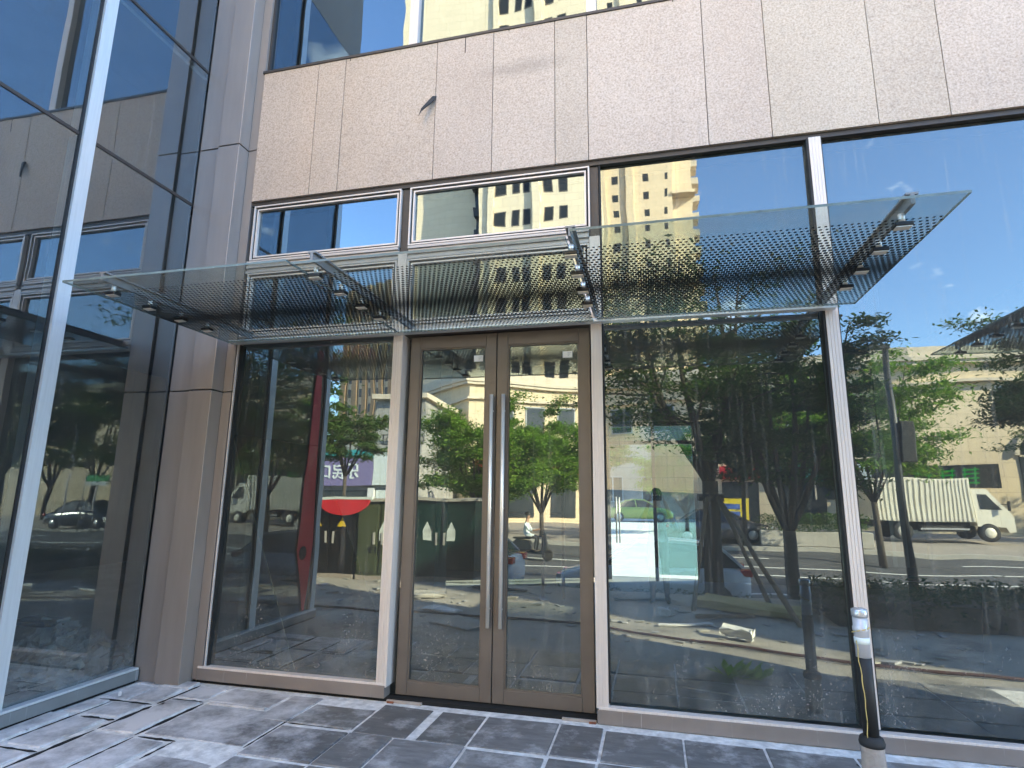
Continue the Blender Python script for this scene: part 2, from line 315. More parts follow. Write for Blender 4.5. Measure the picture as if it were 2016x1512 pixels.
# ------------------------------------------------------------------ mesh helpers
class MB:
    def __init__(s): s.bm = bmesh.new(); s.slot = 0
    def _f(s, vs):
        try:
            f = s.bm.faces.new(vs); f.material_index = s.slot; return f
        except ValueError: return None
    def box(s, x0, x1, y0, y1, z0, z1, bev=0):
        if x0 > x1: x0, x1 = x1, x0
        if y0 > y1: y0, y1 = y1, y0
        if z0 > z1: z0, z1 = z1, z0
        c = [(x0,y0,z0),(x1,y0,z0),(x1,y1,z0),(x0,y1,z0),(x0,y0,z1),(x1,y0,z1),(x1,y1,z1),(x0,y1,z1)]
        v = [s.bm.verts.new(p) for p in c]
        fs = [s._f([v[i] for i in q]) for q in ((0,3,2,1),(4,5,6,7),(0,1,5,4),(1,2,6,5),(2,3,7,6),(3,0,4,7))]
        if bev:
            es = list({e for f in fs for e in f.edges})
            bmesh.ops.bevel(s.bm, geom=es, offset=bev, segments=2, affect='EDGES', profile=.5)
        return fs
    def obox(s, c, ax, ay, az, hx, hy, hz):
        c = Vector(c); ax, ay, az = Vector(ax).normalized(), Vector(ay).normalized(), Vector(az).normalized()
        v = [s.bm.verts.new(c+ax*hx*i+ay*hy*j+az*hz*k) for i, j, k in ((-1,-1,-1),(1,-1,-1),(1,1,-1),(-1,1,-1),(-1,-1,1),(1,-1,1),(1,1,1),(-1,1,1))]
        for q in ((0,3,2,1),(4,5,6,7),(0,1,5,4),(1,2,6,5),(2,3,7,6),(3,0,4,7)): s._f([v[i] for i in q])
    def bar(s, a, b, w, h):
        a, b = Vector(a), Vector(b); d = b-a; up = Vector((0,0,1)) if abs(d.normalized().z) < .95 else Vector((0,1,0))
        sx = d.cross(up).normalized(); sz = sx.cross(d).normalized()
        s.obox((a+b)/2, d, sx, sz, d.length/2, w/2, h/2)
    def tube(s, pts, rad, n=8, cap=True):
        pts = [Vector(p) for p in pts]; rings = []
        if not hasattr(rad, '__len__'): rad = [rad]*len(pts)
        for i, p in enumerate(pts):
            d = (pts[min(i+1, len(pts)-1)]-pts[max(i-1, 0)]).normalized()
            up = Vector((0,0,1)) if abs(d.z) < .9 else Vector((1,0,0))
            a = d.cross(up).normalized(); b = a.cross(d).normalized()
            rings.append([s.bm.verts.new(p+(a*math.cos(2*math.pi*k/n)+b*math.sin(2*math.pi*k/n))*rad[i]) for k in range(n)])
        for r1, r2 in zip(rings, rings[1:]):
            for k in range(n):
                f = s._f([r1[k], r1[(k+1)%n], r2[(k+1)%n], r2[k]])
                if f: f.smooth = True
        if cap: s._f(rings[0][::-1]); s._f(rings[-1])
    def lathe(s, prof, n=20, axis='z', c=(0,0,0)):
        c = Vector(c); rings = []
        for r, h in prof:
            ring = []
            for k in range(n):
                ca, sa = math.cos(2*math.pi*k/n)*r, math.sin(2*math.pi*k/n)*r
                ring.append(s.bm.verts.new(c+Vector({'z': (ca,sa,h), 'y': (ca,h,sa), 'x': (h,ca,sa)}[axis])))
            rings.append(ring)
        for r1, r2 in zip(rings, rings[1:]):
            for k in range(n):
                f = s._f([r1[k], r1[(k+1)%n], r2[(k+1)%n], r2[k]])
                if f: f.smooth = True
        s._f(rings[0][::-1]); s._f(rings[-1])
    def prism(s, poly, axis, a, b):
        """outline poly (2-D) extruded along axis from a to b"""
        P = {'y': lambda q, t: (q[0], t, q[1]), 'x': lambda q, t: (t, q[0], q[1]), 'z': lambda q, t: (q[0], q[1], t)}[axis]
        A = [s.bm.verts.new(P(q, a)) for q in poly]; B = [s.bm.verts.new(P(q, b)) for q in poly]; n = len(poly)
        s._f(A[::-1]); s._f(B)
        for i in range(n): s._f([A[i], A[(i+1)%n], B[(i+1)%n], B[i]])
    def build(s, name, mats, parent=None, smooth=False, norm=True):
        if norm: bmesh.ops.recalc_face_normals(s.bm, faces=s.bm.faces)
        me = bpy.data.meshes.new(name); s.bm.to_mesh(me); s.bm.free()
        for m in (mats if isinstance(mats, (list, tuple)) else [mats]): me.materials.append(G[m] if isinstance(m, str) else m)
        o = bpy.data.objects.new(name, me); COL.objects.link(o)
        if parent: o.parent = parent
        return o
def tag(o, label=None, cat=None, group=None, kind=None):
    if label: o['label'] = label
    if cat: o['category'] = cat
    if group: o['group'] = group
    if kind: o['kind'] = kind
    return o
def thing(name, label, cat, loc=(0,0,0), rz=0, group=None):
    o = bpy.data.objects.new(name, None); COL.objects.link(o); o.location = loc; o.rotation_euler = (0,0,rz); o.empty_display_size = .2
    return tag(o, label, cat, group)
def dup(root, loc, rz=None, label=None, group=None, scale=None):
    r = root.copy(); COL.objects.link(r); r.location = loc
    if rz is not None: r.rotation_euler = (0,0,rz)
    if scale: r.scale = (scale,)*3
    if label: r['label'] = label
    if group: r['group'] = group
    for ch in list(root.children):
        c = ch.copy(); COL.objects.link(c); c.parent = r
        for g in list(ch.children):
            d = g.copy(); COL.objects.link(d); d.parent = c
    return r
def box(name, mat, parent, *a, bev=0):
    m = MB(); m.box(*a, bev=bev); return m.build(name, mat, parent)
def pane_y(name, mat, parent, x0, x1, z0, z1, y=.06, th=.01):
    """pane in the facade: the coated outer face is slot 0, the rest plain"""
    m = MB(); fs = m.box(x0, x1, y, y+th, z0, z1)
    for i, f in enumerate(fs): f.material_index = 0 if i == 2 else 1
    return m.build(name, [mat, 'back'], parent, norm=False)
def pane_x(name, mat, parent, y0, y1, z0, z1, x, th=.01):
    m = MB(); fs = m.box(x-th, x, y0, y1, z0, z1)
    for i, f in enumerate(fs): f.material_index = 0 if i == 3 else 1
    return m.build(name, [mat, 'back'], parent, norm=False)
def text(name, body, mat, parent, loc, size, rot=(R(90), 0, R(180)), ext=.01, bold=0):
    c = bpy.data.curves.new(name, 'FONT'); c.body = body; c.size = size; c.extrude = ext; c.align_x = 'CENTER'; c.align_y = 'CENTER'; c.offset = bold
    tmp = bpy.data.objects.new('tmp', c); COL.objects.link(tmp); bpy.context.view_layer.update()
    me = bpy.data.meshes.new_from_object(tmp.evaluated_get(bpy.context.evaluated_depsgraph_get()))
    bpy.data.objects.remove(tmp)
    me.materials.clear(); me.materials.append(G[mat])
    o = bpy.data.objects.new(name, me); COL.objects.link(o); o.location = loc; o.rotation_euler = rot
    if parent: o.parent = parent
    return o
def skin(name, chains, parent=None, mats=('skin',), sub=1, assign=None):
    """one continuous surface grown over a jointed skeleton"""
    vs, es, rad, idx = [], [], [], {}
    for ch in chains:
        prev = None
        for (p, r) in ch:
            key = tuple(round(c, 4) for c in p)
            if key not in idx: idx[key] = len(vs); vs.append(p); rad.append(r)
            i = idx[key]
            if prev is not None and prev != i: es.append((prev, i))
            prev = i
    me = bpy.data.meshes.new(name); me.from_pydata(vs, es, [])
    o = bpy.data.objects.new('tmp', me); COL.objects.link(o)
    o.modifiers.new('s', 'SKIN'); sm = o.modifiers.new('u', 'SUBSURF'); sm.levels = sub; sm.render_levels = sub
    for k, sv in enumerate(me.skin_vertices[0].data):
        rr_ = rad[k]; sv.radius = rr_ if hasattr(rr_, '__len__') else (rr_, rr_)
        sv.use_root = (k == 0)
    bpy.context.view_layer.update()
    m2 = bpy.data.meshes.new_from_object(o.evaluated_get(bpy.context.evaluated_depsgraph_get()))
    bpy.data.objects.remove(o)
    m2.materials.clear()
    for m in mats: m2.materials.append(G[m])
    for p in m2.polygons:
        p.use_smooth = True
        if assign: p.material_index = assign(p.center)
    b = bpy.data.objects.new(name, m2); COL.objects.link(b)
    if parent: b.parent = parent
    return b

# ================================================================== THE SETTING
def zp(y):
    PR = [(60, 0), (-5.9, 0), (-8.7, -.95), (-20, -.4), (-23, -.15), (-400, -.15)]
    for (a, za), (b, zb) in zip(PR, PR[1:]):
        if b <= y <= a: return za+(zb-za)*(a-y)/(a-b)
    return -.15
def sheet(name, mat, x0, x1, ys, dz=0, cat=None):
    m = MB()
    for ya, yb in zip(ys, ys[1:]):
        v = [m.bm.verts.new(p) for p in ((x0, yb, zp(yb)+dz), (x1, yb, zp(yb)+dz), (x1, ya, zp(ya)+dz), (x0, ya, zp(ya)+dz))]
        m._f(v)
    o = m.build(name, mat, norm=False); o['kind'] = 'structure'; return o
sheet('ground', 'soil', -400, 400, [400, -5.9, -8.7, -20, -23, -400], -.09)
sheet('pavement', 'paver', -14, 60, [-1.62, -5.9], -.006)
sheet('road', 'asphalt', -120, 120, [-8.6, -8.7, -20.0], -.02)
sheet('far_pavement', 'farpave', -120, 120, [-20.3, -23, -60], .01)
sheet('plaza', 'plaza', -60, 80, [60, 8.05], -.01)
m = MB(); m.box(-120, 120, -20.3, -20.0, -.9, zp(-20.1)+.11); tag(m.build('kerb', 'kerb'), kind='structure')
m = MB(); m.box(-120, 120, -8.6, -8.35, -1.3, -1.0); tag(m.build('kerb', 'kerb'), kind='structure')
def lane(y, w, dashed=None):
    m = MB()
    segs = [(-100, 100)] if not dashed else [(x, x+dashed) for x in range(-60, 60, int(dashed*2.5))]
    for a, b in segs:
        z1, z2 = zp(y-w/2)-.014, zp(y+w/2)-.014
        m._f([m.bm.verts.new(p) for p in ((a, y-w/2, z1), (b, y-w/2, z1), (b, y+w/2, z2), (a, y+w/2, z2))])
    tag(m.build('road_marking', 'line', norm=False), kind='structure')
lane(-14.6, .15); lane(-16.2, .15); lane(-18.2, .15, 4); lane(-11.8, .15, 4)

# --- slate slabs in front of the entrance (each slab a raised tile on the mortar bed)
def paving():
    m = MB(); tone = []
    def slab(x0, x1, y0, y1):
        if x1-x0 < .04: return
        z = random.uniform(-.003, .003); g = random.uniform(.72, 1.25); blue = random.uniform(.97, 1.03)
        t = (g, g, g*blue, 1)
        a = random.uniform(-.002, .002); b = random.uniform(-.003, .003)
        n0 = len(m.bm.verts)
        fs = m.box(x0, x1, y0, y1, -.05, z)
        m.bm.verts.ensure_lookup_table()
        for v in m.bm.verts[n0:]:
            if v.co.z > -.04: v.co.z += a*(v.co.x-x0)/max(.1, x1-x0)*2+b*(v.co.y-y0)/max(.1, y1-y0)
        es = [e for e in {e for f in fs for e in f.edges} if all(v.co.z > -.04 for v in e.verts)]
        bmesh.ops.bevel(m.bm, geom=es, offset=.005, segments=1, affect='EDGES')
        m.bm.faces.ensure_lookup_table()
        while len(tone) < len(m.bm.faces): tone.append(t)
    def row(y1, y0, xs, gap=.014):
        for a, b in zip(xs, xs[1:]):
            slab(a+gap/2, b-gap/2-(.0), y0+gap/2, y1-gap/2)
    # right of x = -2.6: regular courses
    row(-.07, -.61, [-2.07, -1.66]); row(-.07, -.61, [-1.60, -1.24, -.70, -.385])
    row(-.13, -.62, [-.375, .145, .655, 1.19, 1.72, 2.25, 2.8, 3.3])
    row(-.62, -1.10, [-2.59, -2.07, -1.745, -1.235]); row(-.665, -1.10, [-1.225, -.705]); row(-.63, -1.10, [-.695, -.385, .145, .655, 1.19, 1.72, 2.25, 2.8, 3.3])
    row(-.06, -.56, [-2.87, -2.60, -2.08]); row(-.57, -.83, [-2.60, -2.08]); 
    row(-1.11, -1.62, [-2.59, -2.07, -1.74, -1.23, -.69, -.38, .15, .66, 1.19, 1.72, 2.25, 2.8, 3.3])
    # the loosened corner: wider, uneven joints
    row(-.02, -.17, [-4.34, -4.08, -3.79], .02); row(-.19, -.50, [-4.30, -4.07, -3.80], .03)
    row(-.535, -.82, [-4.34, -4.14, -3.80], .045); row(-.86, -1.36, [-4.14, -3.82], .05); row(-.86, -1.36, [-4.36, -4.17], .02); row(-1.40, -1.62, [-4.34, -3.80], .04)
    row(-.06, -.36, [-3.76, -3.46], .05); row(-.39, -1.02, [-3.75, -3.45], .035); row(-1.05, -1.62, [-3.74, -3.43], .03)
    row(-.05, -.36, [-3.44, -2.89], .02); row(-.41, -1.00, [-3.41, -2.62], .03); row(-1.06, -1.62, [-3.40, -3.14], .03); row(-1.03, -1.62, [-3.08, -2.61], .02)
    row(-.37, -.40, [-3.4, -2.9], .0)
    o = m.build('paving', 'slate', norm=False); o['kind'] = 'structure'
    ca = o.data.color_attributes.new('tone', 'FLOAT_COLOR', 'CORNER')
    for p in o.data.polygons:
        for li in p.loop_indices: ca.data[li].color = tone[min(p.index, len(tone)-1)]
paving()
m = MB(); m.box(-4.42, 3.4, -1.62, .02, -.06, -.009); tag(m.build('mortar_bed', 'mortar'), kind='structure')

m = MB()
def gap(x0, y0, x1, y1, w):
    n = 9; a, b = Vector((x0, y0)), Vector((x1, y1)); d = (b-a); nn = Vector((-d.y, d.x)).normalized(); L_, R_ = [], []
    for i in range(n+1):
        p = a+d*i/n; ww = w*(.35+.65*random.random())*(1 if 0 < i < n else .3)
        L_.append(m.bm.verts.new((p.x+nn.x*ww/2, p.y+nn.y*ww/2, -.0075))); R_.append(m.bm.verts.new((p.x-nn.x*ww/2, p.y-nn.y*ww/2, -.0075)))
    for i in range(n): m._f([R_[i], R_[i+1], L_[i+1], L_[i]])
for g in ((-3.775,-.05,-3.775,-.50,.035),(-3.775,-.55,-3.775,-1.0,.05),(-3.775,-1.02,-3.775,-1.6,.05),(-3.44,-.40,-3.44,-1.02,.045),(-3.42,-1.05,-3.42,-1.5,.03),(-4.1,-.845,-3.8,-.845,.05),(-4.3,-.52,-3.8,-.52,.04),
          (-4.16,-.55,-4.16,-1.3,.03),(-3.4,-.385,-2.95,-.385,.04),(-3.40,-1.03,-3.1,-1.03,.05),(-3.11,-1.04,-3.11,-1.3,.03),(-2.61,-.45,-2.61,-1.0,.02),(-3.75,-.375,-3.46,-.375,.05),(-2.6,-.565,-2.1,-.565,.02),(-3.8,-1.385,-4.3,-1.385,.03)): gap(*g)
tag(m.build('joint_gap', 'black', norm=False), kind='structure')
# ================================================================== MAIN BUILDING
B = thing('storefront_building', 'pink granite and glass building front with the bronze double door', 'building')
# granite spandrel, panel by panel joints
m = MB(); xs = [-3.815, -3.172, -2.866, -1.882, -1.316, -.732, -.438, .556, 1.044, 1.814, 2.30, 2.95, 3.60, 4.2, 4.9]
for a, b in zip(xs, xs[1:]): m.box(a+.003, b-.003, -.012+random.uniform(-.002, .002), .05, 4.47, 5.925)
o = m.build('stone_cladding', 'granite', B); ca = o.data.color_attributes.new('tone', 'FLOAT_COLOR', 'CORNER'); tn = {}
for p in o.data.polygons:
    i = max(k_ for k_ in range(len(xs)) if xs[k_] < p.center.x+.003)
    if i not in tn: g_ = random.uniform(.94, 1.03); tn[i] = (g_*random.uniform(.985, 1.02), g_, g_*random.uniform(.97, 1.02), 1)
    for li in p.loop_indices: ca.data[li].color = tn[i]
box('spandrel_backing', 'black', B, -3.81, 4.9, .052, .30, 4.46, 5.935)
box('sill_flashing', 'dark', B, -3.83, 4.9, -.022, .05, 5.928, 5.955)
box('head_reveal', 'dark', B, -3.83, 4.9, .012, .055, 4.425, 4.468)
# mullions with extruded ribs
def mullion(x0, x1, z0, z1, y=-.004, back_=.16, mat='alu'):
    m = MB(); w = (x1-x0); m.box(x0, x1, y+.004, back_, z0, z1)
    k = 4
    for i in range(k): m.box(x0+w*i/k+.0015, x0+w*(i+1)/k-.0015, y, y+.0045, z0, z1)
    return m.build('mullion', mat, B)
mullion(-2.192, -2.102, .10, 3.76); mullion(-.445, -.358, .098, 3.76); mullion(1.306, 1.394, .13, 4.43); mullion(3.056, 3.146, .13, 4.43)
for x0, x1 in ((-2.185, -2.108), (-.438, -.364)): box('mullion', 'dark', B, x0, x1, .03, .16, 3.765, 4.425)
for x0, x1 in ((-2.195, -2.105), (-.44, -.352), (1.306, 1.394), (3.056, 3.146)): mullion(x0, x1, 5.957, 8.4)
box('side_gasket', 'dark', B, -3.868, -3.80, .03, .12, 5.956, 8.4)
# windows with their pale double frames (frame > pane)
def framed(x0, x1, z0, z1, mat='pane'):
    m = MB()
    for ins, w, y in ((0, .012, -.004), (.030, .014, .008)):
        a, b, c, d = x0+ins, x1-ins, z0+ins, z1-ins
        m.box(a, a+w, y, .05, c, d); m.box(b-w, b, y, .05, c, d); m.box(a+w, b-w, y, .05, c, c+w); m.box(a+w, b-w, y, .05, d-w, d)
    f = m.build('window', 'alu', B)
    g = MB()
    for a, b, c, d in ((x0+.018, x1-.018, z0+.018, z0+.03), (x0+.018, x1-.018, z1-.03, z1-.018)): g.box(a, b, .012, .05, c, d)
    for a, b in ((x0+.018, x0+.03), (x1-.03, x1-.018)): g.box(a, b, .012, .05, z0+.03, z1-.03)
    g.build('gasket', 'gasket', f)
    pane_y('pane', mat, f, x0+.044, x1-.044, z0+.044, z1-.044, .04)
    return f
framed(-3.775, -2.19, 3.84, 4.415, 'upper'); framed(-2.10, -.437, 3.84, 4.415, 'upper')
framed(-3.775, -2.20, 3.09, 3.70); framed(-2.095, -.45, 3.09, 3.70)
# ribbed transoms behind the canopy
def transom(x0, x1, z0, z1, n):
    m = MB(); h = (z1-z0)/n
    for i in range(n): m.box(x0, x1, -.006 if i % 2 == 0 else .012, .05, z0+h*i, z0+h*(i+1)-.003)
    return m.build('transom', 'rail', B)
transom(-3.80, -2.195, 3.705, 3.835, 5); transom(-2.098, -.449, 3.705, 3.835, 5)
transom(-3.80, -2.195, 3.0, 3.085, 3); transom(-2.098, -.449, 3.03, 3.085, 2)
# big panes
pane_y('window_pane', 'pane', B, -3.79, -2.195, .13, 2.998)
pane_y('window_pane', 'pane', B, -.356, 1.304, .13, 4.43)
pane_y('window_pane', 'pane', B, 1.396, 3.054, .13, 4.43)
for x0, x1 in ((-3.80, -2.197), (-2.103, -.442), (-.35, 1.304), (1.396, 3.054)): pane_y('window_pane', 'upper', B, x0, x1, 5.957, 8.4)
# black gaskets beside panes
for x in (-3.797, -.3575, 1.3945): box('gasket_strip', 'gasket', B, x, x+.012, .02, .058, .13, 2.99 if x < -3 else 4.43)
box('gasket_strip', 'gasket', B, 1.288, 1.3055, .0, .058, .13, 4.43)
# plinths
for x0, x1 in ((-3.872, -2.112), (-.44, 3.2)):
    box('plinth', 'plinth', B, x0, x1, -.012, .10, .02 if x0 < -1 else -.005, .112 if x0 < -1 else .09, bev=.004)
    box('sill', 'alu', B, x0+.01, x1-.006, -.010, .058, .1125 if x0 < -1 else .0905, .13 if x0 < -1 else .108, bev=.003)
box('base_shade', 'black', B, -3.88, 3.2, .02, .12, -.04, .02)  # solid black strip painted for the shade under the plinths
# corner column of folded metal panels
m = MB()
for z0, z1 in ((0.0, 2.527), (2.54, 5.047), (5.06, 8.4)):
    m.box(-4.415, -4.190, -.108, .05, z0, z1, bev=.003); m.box(-4.172, -3.925, -.135, .05, z0, z1, bev=.003)
m.build('corner_column', 'column', B)
m = MB()
for z0, z1 in ((0.02, 2.527), (2.54, 5.047), (5.06, 8.4)): m.box(-3.922, -3.868, .006, .06, z0, z1); m.box(-3.868, -3.822, .0, .06, z0, min(z1, 8.4))
m.build('column_return', 'column', B)
box('column_groove', 'gasket', B, -4.4, -3.935, -.09, .04, 0.001, 8.39)
box('gasket_strip', 'gasket', B, -3.822, -3.812, .02, .07, .13, 3.0)
box('glazing_bead', 'alu', B, -3.811, -3.803, .005, .07, .13, 3.0)
# door opening
box('door_head', 'dark', B, -2.10, -.447, .02, .20, 2.992, 3.028)
box('threshold_shade', 'black', B, -2.10, -.45, .10, .20, -.05, -.012)  # black slab standing in for the shade below the doors
for x0, x1 in ((-2.095, -1.80), (-.70, -.447)): box('threshold_stone', 'concrete', B, x0, x1, -.0, .083, -.03, .010, bev=.004)
for x0, x1 in ((-2.085, -2.03), (-.50, -.452)): box('rust_plate', surf('rust', (.22, .07, .03), .9, 0, .4, 30), B, x0, x1, -.012, -.0005, -.03, .004)
def door_leaf(x0, x1, hx, sx):
    m = MB(); y0, y1, w = .085, .135, .092
    m.box(x0, x0+w, y0, y1, .03, 2.985, bev=.003); m.box(x1-w, x1, y0, y1, .03, 2.985, bev=.003)
    m.box(x0+w+.0015, x1-w-.0015, y0+.001, y1, 2.876, 2.985, bev=.002); m.box(x0+w+.0015, x1-w-.0015, y0+.001, y1, .03, .128, bev=.002)
    d = m.build('door_leaf', 'door', B)
    m = MB(); a, b, c, e = x0+w, x1-w, .128, 2.876
    for q in ((a, a+.012, c, e), (b-.012, b, c, e), (a+.012, b-.012, c, c+.012), (a+.012, b-.012, e-.012, e)): m.box(q[0], q[1], y0+.010, y1-.005, q[2], q[3])
    m.build('glazing_bead', 'door', d)
    pane_y('door_glass', 'pane', d, a+.006, b-.006, c+.006, e-.006, y0+.03)
    m = MB(); m.tube([(hx, .035, .585), (hx, .035, 2.435)], .0155, 12)
    for z in (.72, 1.5, 2.3): m.tube([(hx, .035, z), (hx, .088, z)], .008, 8)
    m.build('pull_handle', 'steel', d)
    m = MB(); m.slot = 0; m.box(sx, sx+.082, y0+.0275, y0+.0297, 2.745, 2.80)
    p = m.build('paper_sticker', 'paper', d)
    m = MB()
    for k in range(3): m.box(sx+.042, sx+.072-.008*k, y0+.0255, y0+.0272, 2.783-.012*k, 2.786-.012*k)
    m.build('print_line', 'greyink', p)
    return d
door_leaf(-2.058, -1.265, -1.288, -1.475); door_leaf(-1.257, -.464, -1.186, -.695)
# small things on the stone
m = MB(); P = [(-1.875, .0, 5.325), (-1.915, .0, 5.335), (-1.995, -.075, 5.16), (-2.01, -.09, 5.075), (-1.985, -.08, 5.135), (-1.90, -.02, 5.26)]
v1 = [m.bm.verts.new((x, y-.012, z)) for x, y, z in P]; v2 = [m.bm.verts.new((x+.008, y-.026, z)) for x, y, z in P]
m._f(v1); m._f(v2[::-1])
for i in range(6): m._f([v1[i], v1[(i+1) % 6], v2[(i+1) % 6], v2[i]])
tag(m.build('rubber_strip', 'rubber'), 'black torn rubber strip sticking out of the granite band', 'rubber strip')
for x, a in ((-1.60, .17), (-2.82, .03), (-1.17, .02), (.32, .02)): box('sealant_run', 'gasket', B, x, x+.006, -.017, -.0125, 5.926-a, 5.926)
# interior shell
box('interior_floor', 'floor', B, -4.40, 4.85, .16, 8.0, -.055, -.013)
box('interior_ceiling', 'ceil', B, -4.40, 4.85, .31, 7.95, 4.46, 4.60)
box('interior_wall', 'interior', B, -4.62, -4.43, .055, 7.799, -.05, 12.69)
box('interior_wall', 'interior', B, 4.86, 5.0, .301, 7.799, -.05, 12.69)
for a, b, z0 in ((-4.50, -.93, 0), (.90, 4.99, 0), (-.93, .90, 3.12)): box('rear_wall', 'interior', B, a, b, 7.8, 8.0, z0-.05, 12.69)
box('upper_floor', 'interior', B, -4.40, 4.85, .31, 7.8, 5.80, 5.92)
box('end_pier', 'mass', B, 3.147, 5.0, -.012, .30, -.05, 4.46)
box('upper_wall', 'mass', B, -4.42, 5.0, .0, .30, 8.405, 13.0)  # unseen upper mass with its roof, added only for shading
box('roof', 'mass', B, -4.42, 5.0, .31, 9.0, 12.7, 13.0)
box('interior_column', 'interior', B, -3.6, -3.1, 3.6, 4.1, 0, 4.45); box('interior_column', 'winframe', B, 2.62, 2.74, 2.9, 3.02, 0, 4.45)

# rear entrance seen through the lobby
E_ = thing('rear_entrance', 'glazed rear entrance with dark posts and teal panels, far side of the lobby', 'entrance')
m = MB()
for x in (-.87, .04, .84): m.box(x-.035, x+.035, 7.50, 7.58, 0, 3.1)
m.build('door_post', 'dark', E_)
m = MB(); m.box(-.83, .80, 7.505, 7.575, 2.66, 2.74); m.box(-.83, .80, 7.51, 7.57, 3.03, 3.12); m.build('cross_rail', 'dark', E_)
for a, b in ((-.82, .0), (.08, .80)): box('transom_glass', 'tealglass', E_, a, b, 7.53, 7.54, 2.745, 3.025)
box('side_glass', 'tealglass', E_, .08, .80, 7.53, 7.54, .12, 2.655)
for x in (-.72, -.66): 
    m = MB(); m.tube([(x, 7.46, .7), (x, 7.46, 1.6)], .015, 8); m.build('pull_handle', 'steel', E_)
fr = thing('partition_frame', 'black metal partition frame standing inside behind the right door leaf', 'frame')
m = MB()
for x in (-2.35, -1.75, -1.42): m.box(x-.022, x+.022, 4.9, 4.95, 0, 2.02)
for z in (2.02, 1.3, .7): m.box(-2.37, -1.40, 4.905, 4.945, z, z+.04)
m.build('frame', 'black', fr); box('frame_glass', 'clear', fr, -2.33, -1.77, 4.92, 4.928, .02, 2.0)
# leaning glass sheet and rubbish inside
m = MB(); a, b, c, d = Vector((-3.28, .55, 0)), Vector((-2.85, 1.6, 0)), Vector((-3.85, 1.55, 2.15)), Vector((-4.22, .55, 2.20))
nrm = (b-a).cross(d-a).normalized()*.006
v = [m.bm.verts.new(p-nrm) for p in (a, b, c, d)]+[m.bm.verts.new(p+nrm) for p in (a, b, c, d)]
m._f(v[:4]); m._f(v[4:][::-1])
for i in range(4):
    m.slot = 1; m._f([v[i], v[(i+1) % 4], v[4+(i+1) % 4], v[4+i]])
tag(m.build('glass_sheet', [clear('dusty_sheet', (.62, .66, .60), .06), surf('sheet_edge', (.42, .40, .26), .5)]), 'loose glass sheet leaning inside the left shop window', 'glass sheet')
def sheet_board(name, label, cat, pts, th, mat):
    m = MB(); A = [Vector(p) for p in pts]; n = (A[1]-A[0]).cross(A[2]-A[0]).normalized()*th
    if n.z < 0: n = -n
    v = [m.bm.verts.new(p) for p in A]+[m.bm.verts.new(p+n) for p in A]; k = len(A)
    m._f(v[:k][::-1]); m._f(v[k:])
    for i in range(k): m._f([v[i], v[(i+1) % k], v[k+(i+1) % k], v[k+i]])
    return tag(m.build(name, mat), label, cat)
sheet_board('board', 'pale square board lying on the lobby floor behind the left door leaf', 'board', [(-2.35, 1.35, 0), (-1.6, 1.2, 0), (-1.75, 1.85, 0), (-2.4, 1.95, 0)], .012, 'board')
sheet_board('board', 'pale kite-shaped board on the floor behind the wide window pane', 'board', [(.1, 1.0, 0), (.85, .8, 0), (1.0, 1.1, 0), (.55, 1.6, 0)], .012, 'board')
t = thing('wheelie_bin', 'dark green wheelie bin inside behind the right-hand pane', 'bin', (2.25, 1.25, 0))
m = MB(); v = [m.bm.verts.new(p) for p in ((-.20,-.24,.06),(.20,-.24,.06),(.20,.22,.06),(-.20,.22,.06),(-.26,-.30,.95),(.26,-.30,.95),(.26,.30,.95),(-.26,.30,.95))]
for q in ((0,3,2,1),(4,5,6,7),(0,1,5,4),(1,2,6,5),(2,3,7,6),(3,0,4,7)): m._f([v[i] for i in q])
m.build('bin_body', 'cabinet', t); box('lid', 'cabinet', t, -.28, .28, -.33, .33, .955, 1.0, bev=.015)
for x in (-.24, .24): m = MB(); m.lathe([(.09, -.03), (.10, 0), (.09, .03)], 16, 'x', (x, .25, .10)); m.build('wheel', 'tyre', t)

# ================================================================== LEFT WING
Wg = thing('glass_wing', 'blue glass wing at right angles on the left with white uprights', 'building')
WX = -4.42
ys = [-.125, -1.195, -1.30, -2.95, -3.055, -4.70, -4.805, -6.45]
for a, b in ((-1.198, -.124), (-2.40, -1.302)):
    for z0, z1 in ((.115, 4.43), (4.46, 5.945), (5.975, 8.4)): pane_x('window_pane', 'wing', Wg, a, b, z0, z1, WX)
for y in (-1.30, -2.505):
    m = MB(); m.box(WX-.12, WX+.035, y, y+.105, .11, 8.4); m.build('mullion', 'alublue', Wg)
    box('gasket_strip', 'gasket', Wg, WX-.01, WX+.012, y-.018, y-.0005, .11, 8.4); box('gasket_strip', 'gasket', Wg, WX-.01, WX+.012, y+.1055, y+.116, .11, 8.4)
for z in (4.431, 5.946):
    for a, b in ((-1.183, -.122), (-2.386, -1.319)): box('transom', 'dark', Wg, WX-.05, WX+.008, a, b, z, z+.028)
box('plinth', 'plinthw', Wg, WX-.02, WX+.075, -2.5, -.126, .015, .098, bev=.004); box('sill', 'alublue', Wg, WX+.001, WX+.070, -2.5, -.128, .0985, .116, bev=.003)
box('base_shade', 'black', Wg, WX-.02, WX+.05, -2.5, -.13, -.04, .014)  # solid black strip, painted shade under the wing plinth
box('interior_floor', 'floor', Wg, -12, WX-.03, -2.5, 8, -.05, -.012)
box('interior_ceiling', 'ceil', Wg, -12, WX-.06, -2.5, 8, 4.44, 4.46); box('upper_ceiling', 'ceil', Wg, -12, WX-.06, -2.5, 8, 7.0, 7.1)
box('rear_wall', 'interior', Wg, -12.2, -12, -2.5, 8, -.05, 8.4); box('end_wall', 'interior', Wg, -12, WX-.13, -2.50, -2.42, -.05, 8.4); box('inner_wall', 'interior', Wg, -12, -4.63, 7.8, 8, -.05, 8.4)
box('spandrel', 'interior', Wg, -12, WX-.06, -2.5, 8, 5.90, 5.94)
